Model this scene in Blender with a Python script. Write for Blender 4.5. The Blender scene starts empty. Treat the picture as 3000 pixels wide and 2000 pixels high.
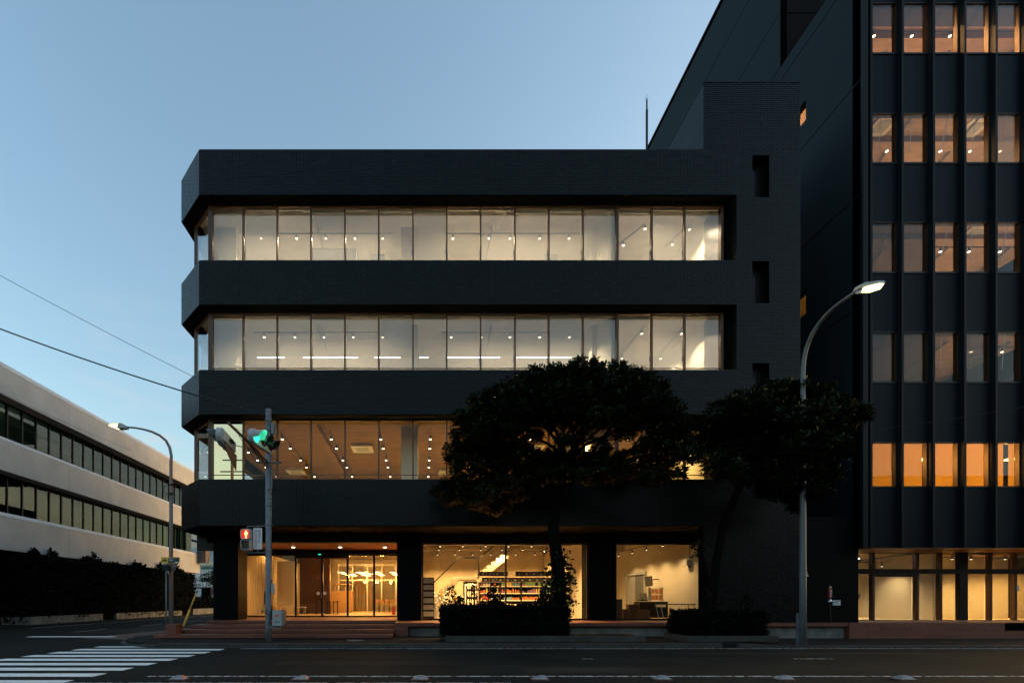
import bpy, math, random
from mathutils import Vector
random.seed(7)
sc = bpy.context.scene
COL = sc.collection
PI = math.pi

# ------------------------------------------------------------------ camera, sky, sun, exposure
FPX, VX, VY, HC = 1403.0, 1235.0, 1758.0, 1.385          # focal length in photo pixels, vanishing point, eye height
cd = bpy.data.cameras.new('camera'); cam = bpy.data.objects.new('camera', cd); COL.objects.link(cam); sc.camera = cam
cam.location = (0, 0, HC); cam.rotation_euler = (PI/2, 0, 0)
cd.sensor_width = 36; cd.lens = FPX/3000*36
cd.shift_x = (1500-VX)/3000; cd.shift_y = (VY-1000)/3000
cd.clip_start = .1; cd.clip_end = 3000

SUN_EL, SUN_ROT = 3.2, 72.0
w = bpy.data.worlds.new('World'); sc.world = w; w.use_nodes = True
nt = w.node_tree
bg = nt.nodes['Background']
sk = nt.nodes.new('ShaderNodeTexSky'); sk.sky_type = 'NISHITA'; sk.sun_disc = False
sk.sun_elevation = math.radians(SUN_EL); sk.sun_rotation = math.radians(SUN_ROT)
sk.air_density = 1.0; sk.dust_density = 3.0; sk.ozone_density = 1.4
# thin pink evening wisps low over the side street, from noise stretched along the horizon
tc = nt.nodes.new('ShaderNodeTexCoord'); mp = nt.nodes.new('ShaderNodeMapping'); mp.inputs['Scale'].default_value = (5, 5, 17)
nz = nt.nodes.new('ShaderNodeTexNoise'); nz.inputs['Scale'].default_value = 2.2; nz.inputs['Detail'].default_value = 6
rp = nt.nodes.new('ShaderNodeValToRGB'); rp.color_ramp.elements[0].position = .50; rp.color_ramp.elements[1].position = .74
sx = nt.nodes.new('ShaderNodeSeparateXYZ')
mr = nt.nodes.new('ShaderNodeMapRange'); mr.inputs[1].default_value = .50; mr.inputs[2].default_value = .22; mr.inputs[3].default_value = 0; mr.inputs[4].default_value = .42
mu = nt.nodes.new('ShaderNodeMath'); mu.operation = 'MULTIPLY'
mx = nt.nodes.new('ShaderNodeMixRGB'); mx.inputs[2].default_value = (.86, .72, .74, 1)
bc = nt.nodes.new('ShaderNodeMixRGB'); bc.blend_type = 'MULTIPLY'; bc.inputs[0].default_value = 1; bc.inputs[2].default_value = (.81, .86, .865, 1)
L_ = nt.links.new
L_(tc.outputs['Generated'], mp.inputs[0]); L_(mp.outputs[0], nz.inputs[0]); L_(nz.outputs[0], rp.inputs[0])
L_(tc.outputs['Generated'], sx.inputs[0]); L_(sx.outputs[2], mr.inputs[0])
L_(rp.outputs[0], mu.inputs[0]); L_(mr.outputs[0], mu.inputs[1])
L_(sk.outputs[0], bc.inputs[1]); L_(bc.outputs[0], mx.inputs[1]); L_(mu.outputs[0], mx.inputs[0]); L_(mx.outputs[0], bg.inputs[0])
bg.inputs[1].default_value = 1.0

sl = bpy.data.lights.new('sun', 'SUN'); sl.energy = .03; sl.angle = math.radians(14); sl.color = (1, .72, .5)
so = bpy.data.objects.new('sun', sl); COL.objects.link(so)
a = math.radians(SUN_ROT); e_ = math.radians(SUN_EL+2)
sd = Vector((math.sin(a)*math.cos(e_), math.cos(a)*math.cos(e_), math.sin(e_)))
so.rotation_euler = sd.to_track_quat('Z', 'Y').to_euler(); so.location = sd*60

sc.view_settings.view_transform = 'Standard'; sc.view_settings.look = 'None'
sc.view_settings.exposure = 0; sc.view_settings.gamma = 1
sc.cycles.use_denoising = True; sc.cycles.max_bounces = 8; sc.cycles.diffuse_bounces = 4; sc.cycles.glossy_bounces = 3
sc.cycles.transparent_max_bounces = 16; sc.cycles.sample_clamp_indirect = 4; sc.cycles.caustics_reflective = False; sc.cycles.caustics_refractive = False

# ------------------------------------------------------------------ materials
def mat(name, col, rough=.7, var=.18, scale=3.0, bump=0.0, metal=0.0, spec=.5, fine=0.0, island=0.0, stretch=None, col2=None):
    m = bpy.data.materials.new(name); m.use_nodes = True; n = m.node_tree; p = n.nodes['Principled BSDF']
    p.inputs['Roughness'].default_value = rough; p.inputs['Metallic'].default_value = metal; p.inputs['Specular IOR Level'].default_value = spec
    t = n.nodes.new('ShaderNodeTexCoord'); src = t.outputs['Object']
    if stretch:
        mm = n.nodes.new('ShaderNodeMapping'); mm.inputs['Scale'].default_value = stretch; n.links.new(src, mm.inputs[0]); src = mm.outputs[0]
    z = n.nodes.new('ShaderNodeTexNoise'); z.inputs['Scale'].default_value = scale; z.inputs['Detail'].default_value = 6; z.inputs['Roughness'].default_value = .62
    n.links.new(src, z.inputs['Vector'])
    r = n.nodes.new('ShaderNodeValToRGB'); c2 = col2 or col
    r.color_ramp.elements[0].position = .32; r.color_ramp.elements[1].position = .7
    r.color_ramp.elements[0].color = tuple(c*(1-var) for c in col)+(1,)
    r.color_ramp.elements[1].color = tuple(min(1, c*(1+var)) for c in c2)+(1,)
    n.links.new(z.outputs[0], r.inputs[0]); out = r.outputs[0]
    if island:
        g = n.nodes.new('ShaderNodeNewGeometry'); oi = n.nodes.new('ShaderNodeObjectInfo')
        ad = n.nodes.new('ShaderNodeMath'); ad.operation = 'ADD'; fr = n.nodes.new('ShaderNodeMath'); fr.operation = 'FRACT'
        n.links.new(g.outputs['Random Per Island'], ad.inputs[0]); n.links.new(oi.outputs['Random'], ad.inputs[1]); n.links.new(ad.outputs[0], fr.inputs[0])
        mrr = n.nodes.new('ShaderNodeMapRange'); mrr.inputs[3].default_value = 1-island; mrr.inputs[4].default_value = 1+island
        n.links.new(fr.outputs[0], mrr.inputs[0])
        ml = n.nodes.new('ShaderNodeMixRGB'); ml.blend_type = 'MULTIPLY'; ml.inputs[0].default_value = 1
        n.links.new(out, ml.inputs[1]); n.links.new(mrr.outputs[0], ml.inputs[2]); out = ml.outputs[0]
    n.links.new(out, p.inputs['Base Color'])
    rr = n.nodes.new('ShaderNodeMapRange'); rr.inputs[3].default_value = max(0, rough-.1); rr.inputs[4].default_value = min(1, rough+.1)
    n.links.new(z.outputs[0], rr.inputs[0]); n.links.new(rr.outputs[0], p.inputs['Roughness'])
    if bump:
        z2 = n.nodes.new('ShaderNodeTexNoise'); z2.inputs['Scale'].default_value = fine or scale*12; z2.inputs['Detail'].default_value = 4
        n.links.new(src, z2.inputs['Vector'])
        b = n.nodes.new('ShaderNodeBump'); b.inputs['Strength'].default_value = bump; b.inputs['Distance'].default_value = .02
        n.links.new(z2.outputs[0], b.inputs['Height']); n.links.new(b.outputs[0], p.inputs['Normal'])
    return m

def emit(name, col, s):
    m = bpy.data.materials.new(name); m.use_nodes = True; n = m.node_tree; p = n.nodes['Principled BSDF']
    p.inputs['Base Color'].default_value = tuple(.3*c for c in col)+(1,)
    p.inputs['Emission Color'].default_value = tuple(col)+(1,); p.inputs['Emission Strength'].default_value = s
    return m

def glass(name, tint=(.93, .95, .94), f0=.045, top=.9, rough=.0, gcol=(1, 1, 1)):
    m = bpy.data.materials.new(name); m.use_nodes = True; n = m.node_tree
    for x in list(n.nodes):
        if x.type == 'BSDF_PRINCIPLED': n.nodes.remove(x)
    tr = n.nodes.new('ShaderNodeBsdfTransparent'); tr.inputs[0].default_value = tuple(tint)+(1,)
    gl = n.nodes.new('ShaderNodeBsdfGlossy'); gl.inputs['Roughness'].default_value = rough; gl.inputs[0].default_value = tuple(gcol)+(1,)
    lw = n.nodes.new('ShaderNodeLayerWeight'); lw.inputs[0].default_value = .5
    pw = n.nodes.new('ShaderNodeMath'); pw.operation = 'POWER'; pw.inputs[1].default_value = 4.2
    mr_ = n.nodes.new('ShaderNodeMapRange'); mr_.inputs[3].default_value = f0; mr_.inputs[4].default_value = top
    mi = n.nodes.new('ShaderNodeMixShader')
    n.links.new(lw.outputs['Facing'], pw.inputs[0]); n.links.new(pw.outputs[0], mr_.inputs[0]); n.links.new(mr_.outputs[0], mi.inputs[0])
    n.links.new(tr.outputs[0], mi.inputs[1]); n.links.new(gl.outputs[0], mi.inputs[2])
    n.links.new(mi.outputs[0], n.nodes['Material Output'].inputs[0])
    return m

def screen(name, col, open_=.5, transl=.5, weave=0.0):
    """woven roller blind: part open mesh, part cloth that scatters and lets light through"""
    m = bpy.data.materials.new(name); m.use_nodes = True; n = m.node_tree
    for x in list(n.nodes):
        if x.type == 'BSDF_PRINCIPLED': n.nodes.remove(x)
    tr = n.nodes.new('ShaderNodeBsdfTransparent'); df = n.nodes.new('ShaderNodeBsdfDiffuse'); tl = n.nodes.new('ShaderNodeBsdfTranslucent')
    df.inputs[0].default_value = tuple(col)+(1,); tl.inputs[0].default_value = tuple(col)+(1,)
    a1 = n.nodes.new('ShaderNodeMixShader'); a1.inputs[0].default_value = transl
    n.links.new(df.outputs[0], a1.inputs[1]); n.links.new(tl.outputs[0], a1.inputs[2])
    a2 = n.nodes.new('ShaderNodeMixShader'); a2.inputs[0].default_value = 1-open_
    if weave:
        t = n.nodes.new('ShaderNodeTexCoord'); wv = n.nodes.new('ShaderNodeTexWave'); wv.bands_direction = 'Z'; wv.inputs['Scale'].default_value = weave
        n.links.new(t.outputs['Object'], wv.inputs['Vector'])
        mm = n.nodes.new('ShaderNodeMapRange'); mm.inputs[3].default_value = 1-open_-.18; mm.inputs[4].default_value = 1-open_+.18
        n.links.new(wv.outputs['Fac'], mm.inputs[0]); n.links.new(mm.outputs[0], a2.inputs[0])
    n.links.new(tr.outputs[0], a2.inputs[1]); n.links.new(a1.outputs[0], a2.inputs[2])
    n.links.new(a2.outputs[0], n.nodes['Material Output'].inputs[0])
    return m

def paint_worn(name, col, wear=.45):
    m = mat(name, col, .75, .12, 4)
    n = m.node_tree; p = n.nodes['Principled BSDF']; o = n.nodes['Material Output']
    t = n.nodes.new('ShaderNodeTexCoord'); z = n.nodes.new('ShaderNodeTexNoise'); z.inputs['Scale'].default_value = 9; z.inputs['Detail'].default_value = 9; z.inputs['Roughness'].default_value = .75
    n.links.new(t.outputs['Object'], z.inputs[0])
    r = n.nodes.new('ShaderNodeValToRGB'); r.color_ramp.elements[0].position = wear-.06; r.color_ramp.elements[1].position = wear+.05
    n.links.new(z.outputs[0], r.inputs[0])
    tr = n.nodes.new('ShaderNodeBsdfTransparent'); mi = n.nodes.new('ShaderNodeMixShader')
    n.links.new(r.outputs[0], mi.inputs[0]); n.links.new(tr.outputs[0], mi.inputs[1]); n.links.new(p.outputs[0], mi.inputs[2]); n.links.new(mi.outputs[0], o.inputs[0])
    return m

M = {}
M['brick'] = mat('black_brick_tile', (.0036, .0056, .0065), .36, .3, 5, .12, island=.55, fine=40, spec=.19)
M['mortar'] = mat('dark_mortar', (.0016, .002, .0022), .9, .2, 8, spec=.02)
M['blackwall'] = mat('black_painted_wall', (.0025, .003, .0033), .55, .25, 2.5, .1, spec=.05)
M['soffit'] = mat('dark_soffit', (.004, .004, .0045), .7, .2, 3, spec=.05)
M['towerwall'] = mat('dark_painted_concrete', (.0085, .0165, .0205), .62, .25, 1.2, .12, stretch=(1, 1, .25), spec=.12)
M['spandrel'] = mat('dark_blue_grey_panel', (.0032, .0072, .0118), .5, .2, 1.6, .06, spec=.09)
M['fin'] = mat('dark_metal_fin', (.0075, .0115, .0145), .42, .15, 3, spec=.10)
M['bronze'] = mat('bronze_aluminium', (.085, .042, .024), .4, .2, 6, metal=.3)
M['darkbronze'] = mat('dark_bronze_frame', (.010, .008, .007), .4, .2, 6, spec=.25)
M['blackmetal'] = mat('black_metal', (.006, .006, .0065), .4, .2, 6, spec=.2)
M['notch'] = mat('brown_black_panel', (.014, .011, .011), .6, .2, 2, spec=.1)
M['glass'] = glass('window_glass', f0=.02)
M['glass_clear'] = glass('clear_glass', (.95, .95, .93), .010)
M['glass_up'] = glass('upper_window_glass', (.90, .92, .92), .06)
M['glass_grey'] = glass('dark_tinted_glass', (.36, .52, .49), .03, .30)
M['mirror'] = glass('warm_sky_tinted_glass', (.10, .08, .05), .93, .98, gcol=(1, .74, .42))  # gold tint puts the yellow evening sky's reflection into the glass colour
M['blind'] = screen('grey_mesh_blind', (.60, .58, .54), .66, .6, 120)
M['blind_b'] = screen('closer_mesh_blind', (.60, .58, .54), .5, .6, 120)
M['blind_c'] = screen('open_mesh_blind', (.60, .58, .54), .8, .6, 120)
M['blind2'] = screen('brown_mesh_blind', (.26, .23, .21), .55, .6, 120)
M['shade'] = screen('orange_lit_roller_shade', (.62, .47, .20), .04, .96)
M['darkshade'] = screen('dark_roller_shade', (.09, .09, .11), .35, .3, 40)
M['slatblind'] = screen('pale_venetian_blind', (.60, .50, .34), .68, .7, 60)
M['curtain'] = screen('patterned_net_curtain', (.55, .50, .42), .45, .6, 14)
M['ceiling'] = mat('board_marked_ceiling', (.50, .46, .40), .85, .14, 1.4, .08, stretch=(1, 4, 1))
M['ceil3'] = mat('tan_ceiling', (.36, .26, .18), .85, .2, 1.4, .08, stretch=(1, 3, 1))
M['ceil2'] = mat('brown_ceiling', (.16, .086, .02), .85, .35, 1.4, .08, stretch=(1, 4, 1))
M['inwall'] = mat('pale_plaster', (.66, .62, .53), .9, .06, 1.5)
M['infloor'] = mat('pale_timber_floor', (.50, .40, .27), .5, .15, 3, stretch=(1, 8, 1))
M['carpet'] = mat('grey_carpet', (.52, .48, .42), .95, .12, 30)
M['rawconc'] = mat('raw_concrete', (.42, .37, .29), .85, .18, 1.6, .12)
M['wood'] = mat('light_wood', (.46, .29, .13), .5, .2, 3, stretch=(1, 1, 9))
M['plank'] = mat('brown_soffit_plank', (.34, .115, .028), .45, .22, 4, island=.18, stretch=(6, 1, 6))
M['brownwall'] = mat('brown_panel_wall', (.115, .058, .03), .5, .15, 3)
M['asphalt'] = mat('asphalt', (.0165, .0185, .0165), .85, .36, .55, .5, fine=90, spec=.07)
M['asphalt2'] = mat('newer_asphalt', (.011, .012, .0115), .8, .3, 1.2, .5, fine=110, spec=.2)
M['asphalt3'] = mat('worn_asphalt', (.023, .0245, .022), .92, .3, 1.5, .5, fine=80, spec=.15)
M['gutter'] = mat('gutter_concrete', (.035, .034, .031), .9, .4, 2, .3)
M['sidewalk'] = mat('dark_sidewalk_asphalt', (.016, .0155, .015), .9, .3, 1.5, .5, fine=110, spec=.15)
M['redpave'] = mat('red_brown_paving', (.10, .052, .040), .85, .25, 2, .3)
M['kerb'] = mat('kerb_concrete', (.05, .044, .038), .88, .28, 3, .3, island=.15)
M['conc'] = mat('stained_concrete', (.19, .175, .15), .9, .45, 2.2, .3)
M['rtile'] = mat('red_brown_tile', (.17, .050, .028), .6, .2, 5, .12, island=.18)
M['paint'] = paint_worn('worn_white_paint', (.82, .82, .80), .36)
M['paint2'] = paint_worn('faded_white_paint', (.60, .60, .58), .48)
M['white_stone'] = mat('pale_render', (.54, .525, .505), .88, .13, .7, .15)
M['stone_cap'] = mat('pale_coping', (.62, .62, .62), .85, .1, 1.0, .1)
M['under'] = mat('brownish_soffit', (.26, .205, .16), .9, .15, 1.2)
M['greenblind'] = mat('green_grey_curtain', (.045, .095, .088), .9, .3, 1.1, stretch=(1, 5, .2))
M['galv'] = mat('galvanised_steel', (.15, .165, .175), .5, .25, 5, .1, metal=.3)
M['signalgrey'] = mat('grey_signal_housing', (.36, .38, .39), .45, .15, 5)
M['blackplastic'] = mat('black_plastic', (.010, .010, .011), .45, .2, 6)
M['rustpole'] = mat('rust_streaked_steel', (.21, .205, .20), .6, .12, 3.2, .15, stretch=(1, 1, .5), col2=(.25, .095, .05))
M['whitepole'] = mat('white_painted_pole', (.13, .145, .15), .5, .2, 3)
_rr = [n for n in M['rustpole'].node_tree.nodes if n.type == 'VALTORGB'][0].color_ramp; _rr.elements[0].position = .49; _rr.elements[1].position = .60
M['yellow'] = mat('yellow_plastic', (.68, .40, .07), .45, .18, 5)
M['yellowsign'] = mat('yellow_sign', (.75, .45, .03), .45, .08, 5)
M['signwhite'] = mat('white_sign_plate', (.62, .62, .60), .5, .08, 4)
M['ink_blue'] = mat('blue_lettering', (.06, .16, .30), .6, .1, 5)
M['ink_black'] = mat('black_lettering', (.02, .02, .022), .6, .1, 5)
M['ink_red'] = mat('red_lettering', (.6, .04, .04), .5, .1, 5)
M['ink_white'] = mat('white_lettering', (.72, .72, .70), .5, .05, 5)
M['orange'] = mat('orange_sticker', (.62, .14, .03), .5, .1, 5)
M['green'] = mat('green_panel', (.0, .17, .11), .5, .1, 3)
M['farwhite'] = mat('far_white_cladding', (.62, .63, .61), .8, .06, 1)
M['fargrey'] = mat('far_grey_metal', (.42, .45, .47), .6, .08, .6, stretch=(1, 1, 6))
M['farcream'] = mat('far_cream_siding', (.70, .60, .44), .8, .12, 1.0, stretch=(.2, .2, 8))
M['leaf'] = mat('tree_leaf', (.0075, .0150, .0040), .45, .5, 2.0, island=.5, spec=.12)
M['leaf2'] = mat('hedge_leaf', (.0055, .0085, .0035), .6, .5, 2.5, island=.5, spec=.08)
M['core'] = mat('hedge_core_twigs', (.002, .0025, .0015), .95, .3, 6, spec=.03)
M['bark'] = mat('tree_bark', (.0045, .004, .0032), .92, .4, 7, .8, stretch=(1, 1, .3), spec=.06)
M['wire'] = mat('cable_black', (.012, .012, .013), .6, .2, 5)
M['red'] = mat('red_paint', (.45, .02, .02), .4, .12, 5)
M['chrome'] = mat('chrome', (.6, .6, .6), .2, .1, 5, metal=1)
M['white'] = mat('white_enamel', (.62, .61, .58), .4, .06, 5)
M['blackfab'] = mat('black_fabric', (.02, .021, .023), .8, .2, 20)
M['housewall'] = mat('grey_house_wall', (.24, .23, .22), .9, .1, 1)
M['houseroof'] = mat('dark_roof_tile', (.06, .06, .065), .7, .2, 2)
M['redlens'] = mat('dark_lens', (.03, .012, .012), .2, .1, 5)
M['studwhite'] = mat('scuffed_white_plastic', (.26, .25, .245), .6, .3, 9)
M['lens_w'] = emit('warm_lamp_lens', (1, .80, .52), 7)
M['lens_w2'] = emit('warm_lamp_lens_dim', (1, .76, .45), 6)
M['tube'] = emit('white_led_tube', (1, .93, .80), 9)
M['pend'] = emit('pendant_disc_glow', (1, .74, .40), 3.2)
M['street'] = emit('street_lamp_lens', (1, .86, .36), 4)
M['greenlamp'] = emit('green_signal_lens', (.02, 1, .52), 2.6)
M['redlamp'] = emit('red_signal_lens', (1, .04, .02), .8)
M['redman'] = emit('red_figure', (1, .35, .12), 5.0)
M['screenlit'] = mat('dark_monitor', (.03, .03, .03), .25, .1, 4)

# ------------------------------------------------------------------ mesh helpers
ORG = {}
class MB:
    def __init__(s): s.v = []; s.f = []
    def add(s, v, f):
        k = len(s.v); s.v += [tuple(p) for p in v]; s.f += [tuple(i+k for i in q) for q in f]; return s
    def box(s, x0, x1, y0, y1, z0, z1):
        if x1 < x0: x0, x1 = x1, x0
        if y1 < y0: y0, y1 = y1, y0
        if z1 < z0: z0, z1 = z1, z0
        return s.add([(x0,y0,z0),(x1,y0,z0),(x1,y1,z0),(x0,y1,z0),(x0,y0,z1),(x1,y0,z1),(x1,y1,z1),(x0,y1,z1)],
                     [(0,3,2,1),(4,5,6,7),(0,1,5,4),(1,2,6,5),(2,3,7,6),(3,0,4,7)])
    def prism(s, poly, z0, z1):
        n = len(poly); ar = sum(poly[i][0]*poly[(i+1)%n][1]-poly[(i+1)%n][0]*poly[i][1] for i in range(n))
        if ar < 0: poly = poly[::-1]
        return s.add([(x,y,z0) for x,y in poly]+[(x,y,z1) for x,y in poly],
                     [tuple(range(n))[::-1], tuple(range(n, 2*n))]+[(i,(i+1)%n,(i+1)%n+n,i+n) for i in range(n)])
    def extrude_y(s, poly, y0, y1):          # polygon in x,z
        n = len(poly)
        return s.add([(x,y0,z) for x,z in poly]+[(x,y1,z) for x,z in poly],
                     [tuple(range(n)), tuple(range(n, 2*n))[::-1]]+[((i+1)%n,i,i+n,(i+1)%n+n) for i in range(n)])
    def extrude_x(s, poly, x0, x1):          # polygon in y,z
        n = len(poly)
        return s.add([(x0,y,z) for y,z in poly]+[(x1,y,z) for y,z in poly],
                     [tuple(range(n))[::-1], tuple(range(n, 2*n))]+[(i,(i+1)%n,(i+1)%n+n,i+n) for i in range(n)])
    def tube(s, pts, r, n=8, cap=True):
        pts = [Vector(p) for p in pts]
        rs = r if isinstance(r, (list, tuple)) else [r]*len(pts)
        k = len(s.v); prev = None
        for i, p in enumerate(pts):
            d = (pts[min(i+1, len(pts)-1)]-pts[max(i-1, 0)]).normalized()
            if prev is None:
                u = d.orthogonal().normalized()
            else:
                u = (prev-d*prev.dot(d)).normalized()
            prev = u; q = d.cross(u)
            for j in range(n):
                t = 2*PI*j/n; s.v.append(tuple(p+(u*math.cos(t)+q*math.sin(t))*rs[i]))
        for i in range(len(pts)-1):
            for j in range(n):
                a_ = k+i*n+j; b_ = k+i*n+(j+1)%n; s.f.append((a_, b_, b_+n, a_+n))
        if cap:
            s.f.append(tuple(k+j for j in range(n))[::-1]); s.f.append(tuple(k+(len(pts)-1)*n+j for j in range(n)))
        return s
    def lathe(s, prof, c, n=16):             # prof (r,z), axis z at c
        k = len(s.v)
        for r, z in prof:
            for j in range(n):
                t = 2*PI*j/n; s.v.append((c[0]+r*math.cos(t), c[1]+r*math.sin(t), c[2]+z))
        for i in range(len(prof)-1):
            for j in range(n):
                a_ = k+i*n+j; b_ = k+i*n+(j+1)%n; s.f.append((a_, b_, b_+n, a_+n))
        s.f.append(tuple(k+j for j in range(n))[::-1]); s.f.append(tuple(k+(len(prof)-1)*n+j for j in range(n)))
        return s
    def xf(s, m, start=0):
        s.v[start:] = [tuple(m @ Vector(p)) for p in s.v[start:]]; return s

def link(o, parent=None):
    COL.objects.link(o)
    if parent: o.parent = parent
def obj(name, mb, m, parent=None, smooth=False, origin=None):
    """one mesh object; geometry is given in world coordinates"""
    if parent is not None: og = ORG[parent.name]
    elif origin is not None: og = Vector(origin)
    else:
        xs = [p[0] for p in mb.v]; ys = [p[1] for p in mb.v]; zs = [p[2] for p in mb.v]
        og = Vector(((min(xs)+max(xs))/2, (min(ys)+max(ys))/2, min(zs)))
    me = bpy.data.meshes.new(name)
    me.from_pydata([(p[0]-og[0], p[1]-og[1], p[2]-og[2]) for p in mb.v], [], mb.f)
    for mm in (m if isinstance(m, list) else [m]): me.materials.append(M[mm] if isinstance(mm, str) else mm)
    if smooth:
        me.polygons.foreach_set('use_smooth', [True]*len(me.polygons))
    me.update()
    o = bpy.data.objects.new(name, me); link(o, parent)
    if parent is None: o.location = og
    ORG[o.name] = og
    return o
def tag(o, label=None, cat=None, group=None, kind=None):
    if label: o['label'] = label
    if cat: o['category'] = cat
    if group: o['group'] = group
    if kind: o['kind'] = kind
    return o
def thing(name, loc, label, cat, group=None):
    o = bpy.data.objects.new(name, None); o.empty_display_size = .3; COL.objects.link(o); o.location = loc
    ORG[o.name] = Vector(loc); tag(o, label, cat, group); return o
def inst(name, me, loc, parent=None, rot=None, scale=None):
    """a piece that shares its mesh; loc in world coordinates"""
    o = bpy.data.objects.new(name, me); link(o, parent)
    o.location = Vector(loc)-(ORG[parent.name] if parent else Vector((0, 0, 0)))
    if rot: o.rotation_euler = rot
    if scale: o.scale = scale
    ORG[o.name] = Vector(loc); return o
def mesh(name, mb, m):
    me = bpy.data.meshes.new(name); me.from_pydata(mb.v, [], mb.f); me.materials.append(M[m]); me.update(); return me
def copy_thing(root, loc, label, rotz=None):
    r = root.copy(); COL.objects.link(r); r.location = loc; r['label'] = label
    if rotz is not None: r.rotation_euler = (0, 0, rotz)
    for ch in list(root.children):
        c = ch.copy(); COL.objects.link(c); c.parent = r
        for g in list(ch.children):
            d = g.copy(); COL.objects.link(d); d.parent = c
    ORG[r.name] = Vector(loc); return r
def at(px, py, y):                        # a point seen at photo pixel (px,py) standing y metres away
    return ((px-VX)*y/FPX, y, HC+(VY-py)*y/FPX)
def X(px, y): return (px-VX)*y/FPX
def Z(py, y): return HC+(VY-py)*y/FPX
def text(name, body, size, m, loc, rot, parent, align='CENTER', ext=.002):
    cu = bpy.data.curves.new(name, 'FONT'); cu.body = body; cu.size = size; cu.align_x = align; cu.align_y = 'CENTER'; cu.extrude = ext; cu.resolution_u = 3
    t = bpy.data.objects.new(name+'_curve', cu); COL.objects.link(t)
    dg = bpy.context.evaluated_depsgraph_get()
    me = bpy.data.meshes.new_from_object(t.evaluated_get(dg)); bpy.data.objects.remove(t); bpy.data.curves.remove(cu)
    me.materials.clear(); me.materials.append(M[m])
    o = bpy.data.objects.new(name, me); link(o, parent); o.location = Vector(loc)-(ORG[parent.name] if parent else Vector((0,0,0))); o.rotation_euler = rot
    return o
ORD = ['first','second','third','fourth','fifth','sixth','seventh','eighth','ninth','tenth','eleventh','twelfth','thirteenth','fourteenth','fifteenth','sixteenth','seventeenth','eighteenth','nineteenth']

# ------------------------------------------------------------------ the ground, roads, pavements
SW, FL = .12, .62
g = MB(); g.add([(-600,-300,0),(600,-300,0),(600,900,0),(-600,900,0)], [(0,1,2,3)])
road = tag(obj('road', g, 'asphalt', origin=(0,0,0)), kind='structure')
ys = [14.3, 13.5, 12.72, 11.95, 11.2, 10.42, 9.66, 8.9, 8.12, 7.3]
for i, y in enumerate(ys):
    r = -5.55-.06*i; l = -9.7-.05*i
    b = MB(); hw = .20 if i else .15
    b.add([(l,y-hw,.005),(r,y-hw,.005),(r,y+hw,.005),(l,y+hw,.005)], [(0,1,2,3)])
    obj('crosswalk_stripe', b, 'paint', road)
def line(name, x0, x1, y0, y1, m='paint2', z=.005):
    return obj(name, MB().add([(x0,y0,z),(x1,y0,z),(x1,y1,z),(x0,y1,z)], [(0,1,2,3)]), m, road)
line('edge_line', -5.2, 30, 13.72, 13.80); line('lane_line', -5.0, 40, 8.70, 8.78, 'paint2'); line('lane_line', 3.8, 4.08, 11.33, 11.38, 'paint2'); line('lane_line', 8.83, 9.75, 11.33, 11.4, 'paint2'); line('lane_line', -10.5, 1.5, 7.98, 8.06, 'paint2')
line('stop_line', -15.0, -11.7, 18.1, 18.5, 'paint')
for k in range(6): line('centre_dash', -15.3, -15.18, 21+5*k, 23.2+5*k, 'paint2')
line('side_lane_line', -11.0, -10.9, 24, 60, 'paint2'); line('side_lane_line', -19.6, -19.48, 24, 70, 'paint2')
obj('red_paving', MB().add([(-12.6,17.6,.004),(-10.32,16.9,.004),(-10.32,60,.004),(-11.6,60,.004),(-11.8,24,.004)], [(0,1,2,3,4)]), 'redpave', road)
# manhole covers on the main road and the side street
for (x, y, r) in ((-17.2, 17.4, .33), (-16.4, 27, .3)):
    obj('manhole_cover', MB().lathe([(r,0),(r,.006),(r-.03,.008),(r-.05,.005)], (x,y,.001), 20), 'blackmetal', road)

arc = [(-7.2-2.9*math.sin(t), 16.9-2.9*math.cos(t)) for t in [PI/2*k/8 for k in range(9)]]
main_poly = [(9.2,14.15),(9.2,60),(-10.1,60)]+arc[::-1][0:]
pl = [(x, y+.15 if False else y) for x, y in arc]
sw = MB().prism([(9.2,14.16)]+[(9.2,60),(-10.02,60)]+[(-7.2-2.76*math.sin(t), 16.9-2.76*math.cos(t)) for t in [PI/2*k/8 for k in range(8,-1,-1)]], -.05, SW)
sidewalk = tag(obj('sidewalk', sw, 'sidewalk', origin=(0,15,0)), kind='structure')
ks = mesh('kerb_stone', MB().box(-.495,.495,-.075,.075,0,SW+.006), 'kerb')
for i in range(16):
    inst('kerb_stone', ks, (-6.7+i, 14.075, 0), sidewalk)
for k in range(8):
    t0, t1 = PI/2*k/8, PI/2*(k+1)/8
    p = [(-7.2-r*math.sin(t), 16.9-r*math.cos(t)) for r, t in ((2.9,t0+.004),(2.9,t1-.004),(2.755,t1-.004),(2.755,t0+.004))]
    h = SW-.07*math.sin(min(1, k/4)*PI/1) if False else (.05 if 2 <= k <= 6 else .09)
    obj('kerb_stone', MB().prism(p, 0, h+.006 if k not in (0,) else SW), 'kerb', sidewalk)
for k in range(20): inst('kerb_stone', ks, (-10.06, 17.42+k, 0), sidewalk, rot=(0,0,PI/2))
sw2 = MB().add([(9.2,14.15,.124),(10.6,14.15,.05),(40,14.15,.05),(40,17.4,.05),(10.6,17.4,.05),(9.2,17.4,.124),(9.2,14.15,-.05),(40,14.15,-.05),(40,17.4,-.05),(9.2,17.4,-.05)],
     [(0,1,4,5),(1,2,3,4),(0,6,7,2,1),(2,7,8,3),(3,8,9,5,4),(5,9,6,0)])
sidewalk2 = tag(obj('sidewalk_lowered', sw2, 'sidewalk', origin=(20,15,0)), kind='structure')
ks2 = mesh('kerb_stone_low', MB().box(-.495,.495,-.075,.075,0,.056), 'kerb')
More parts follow.
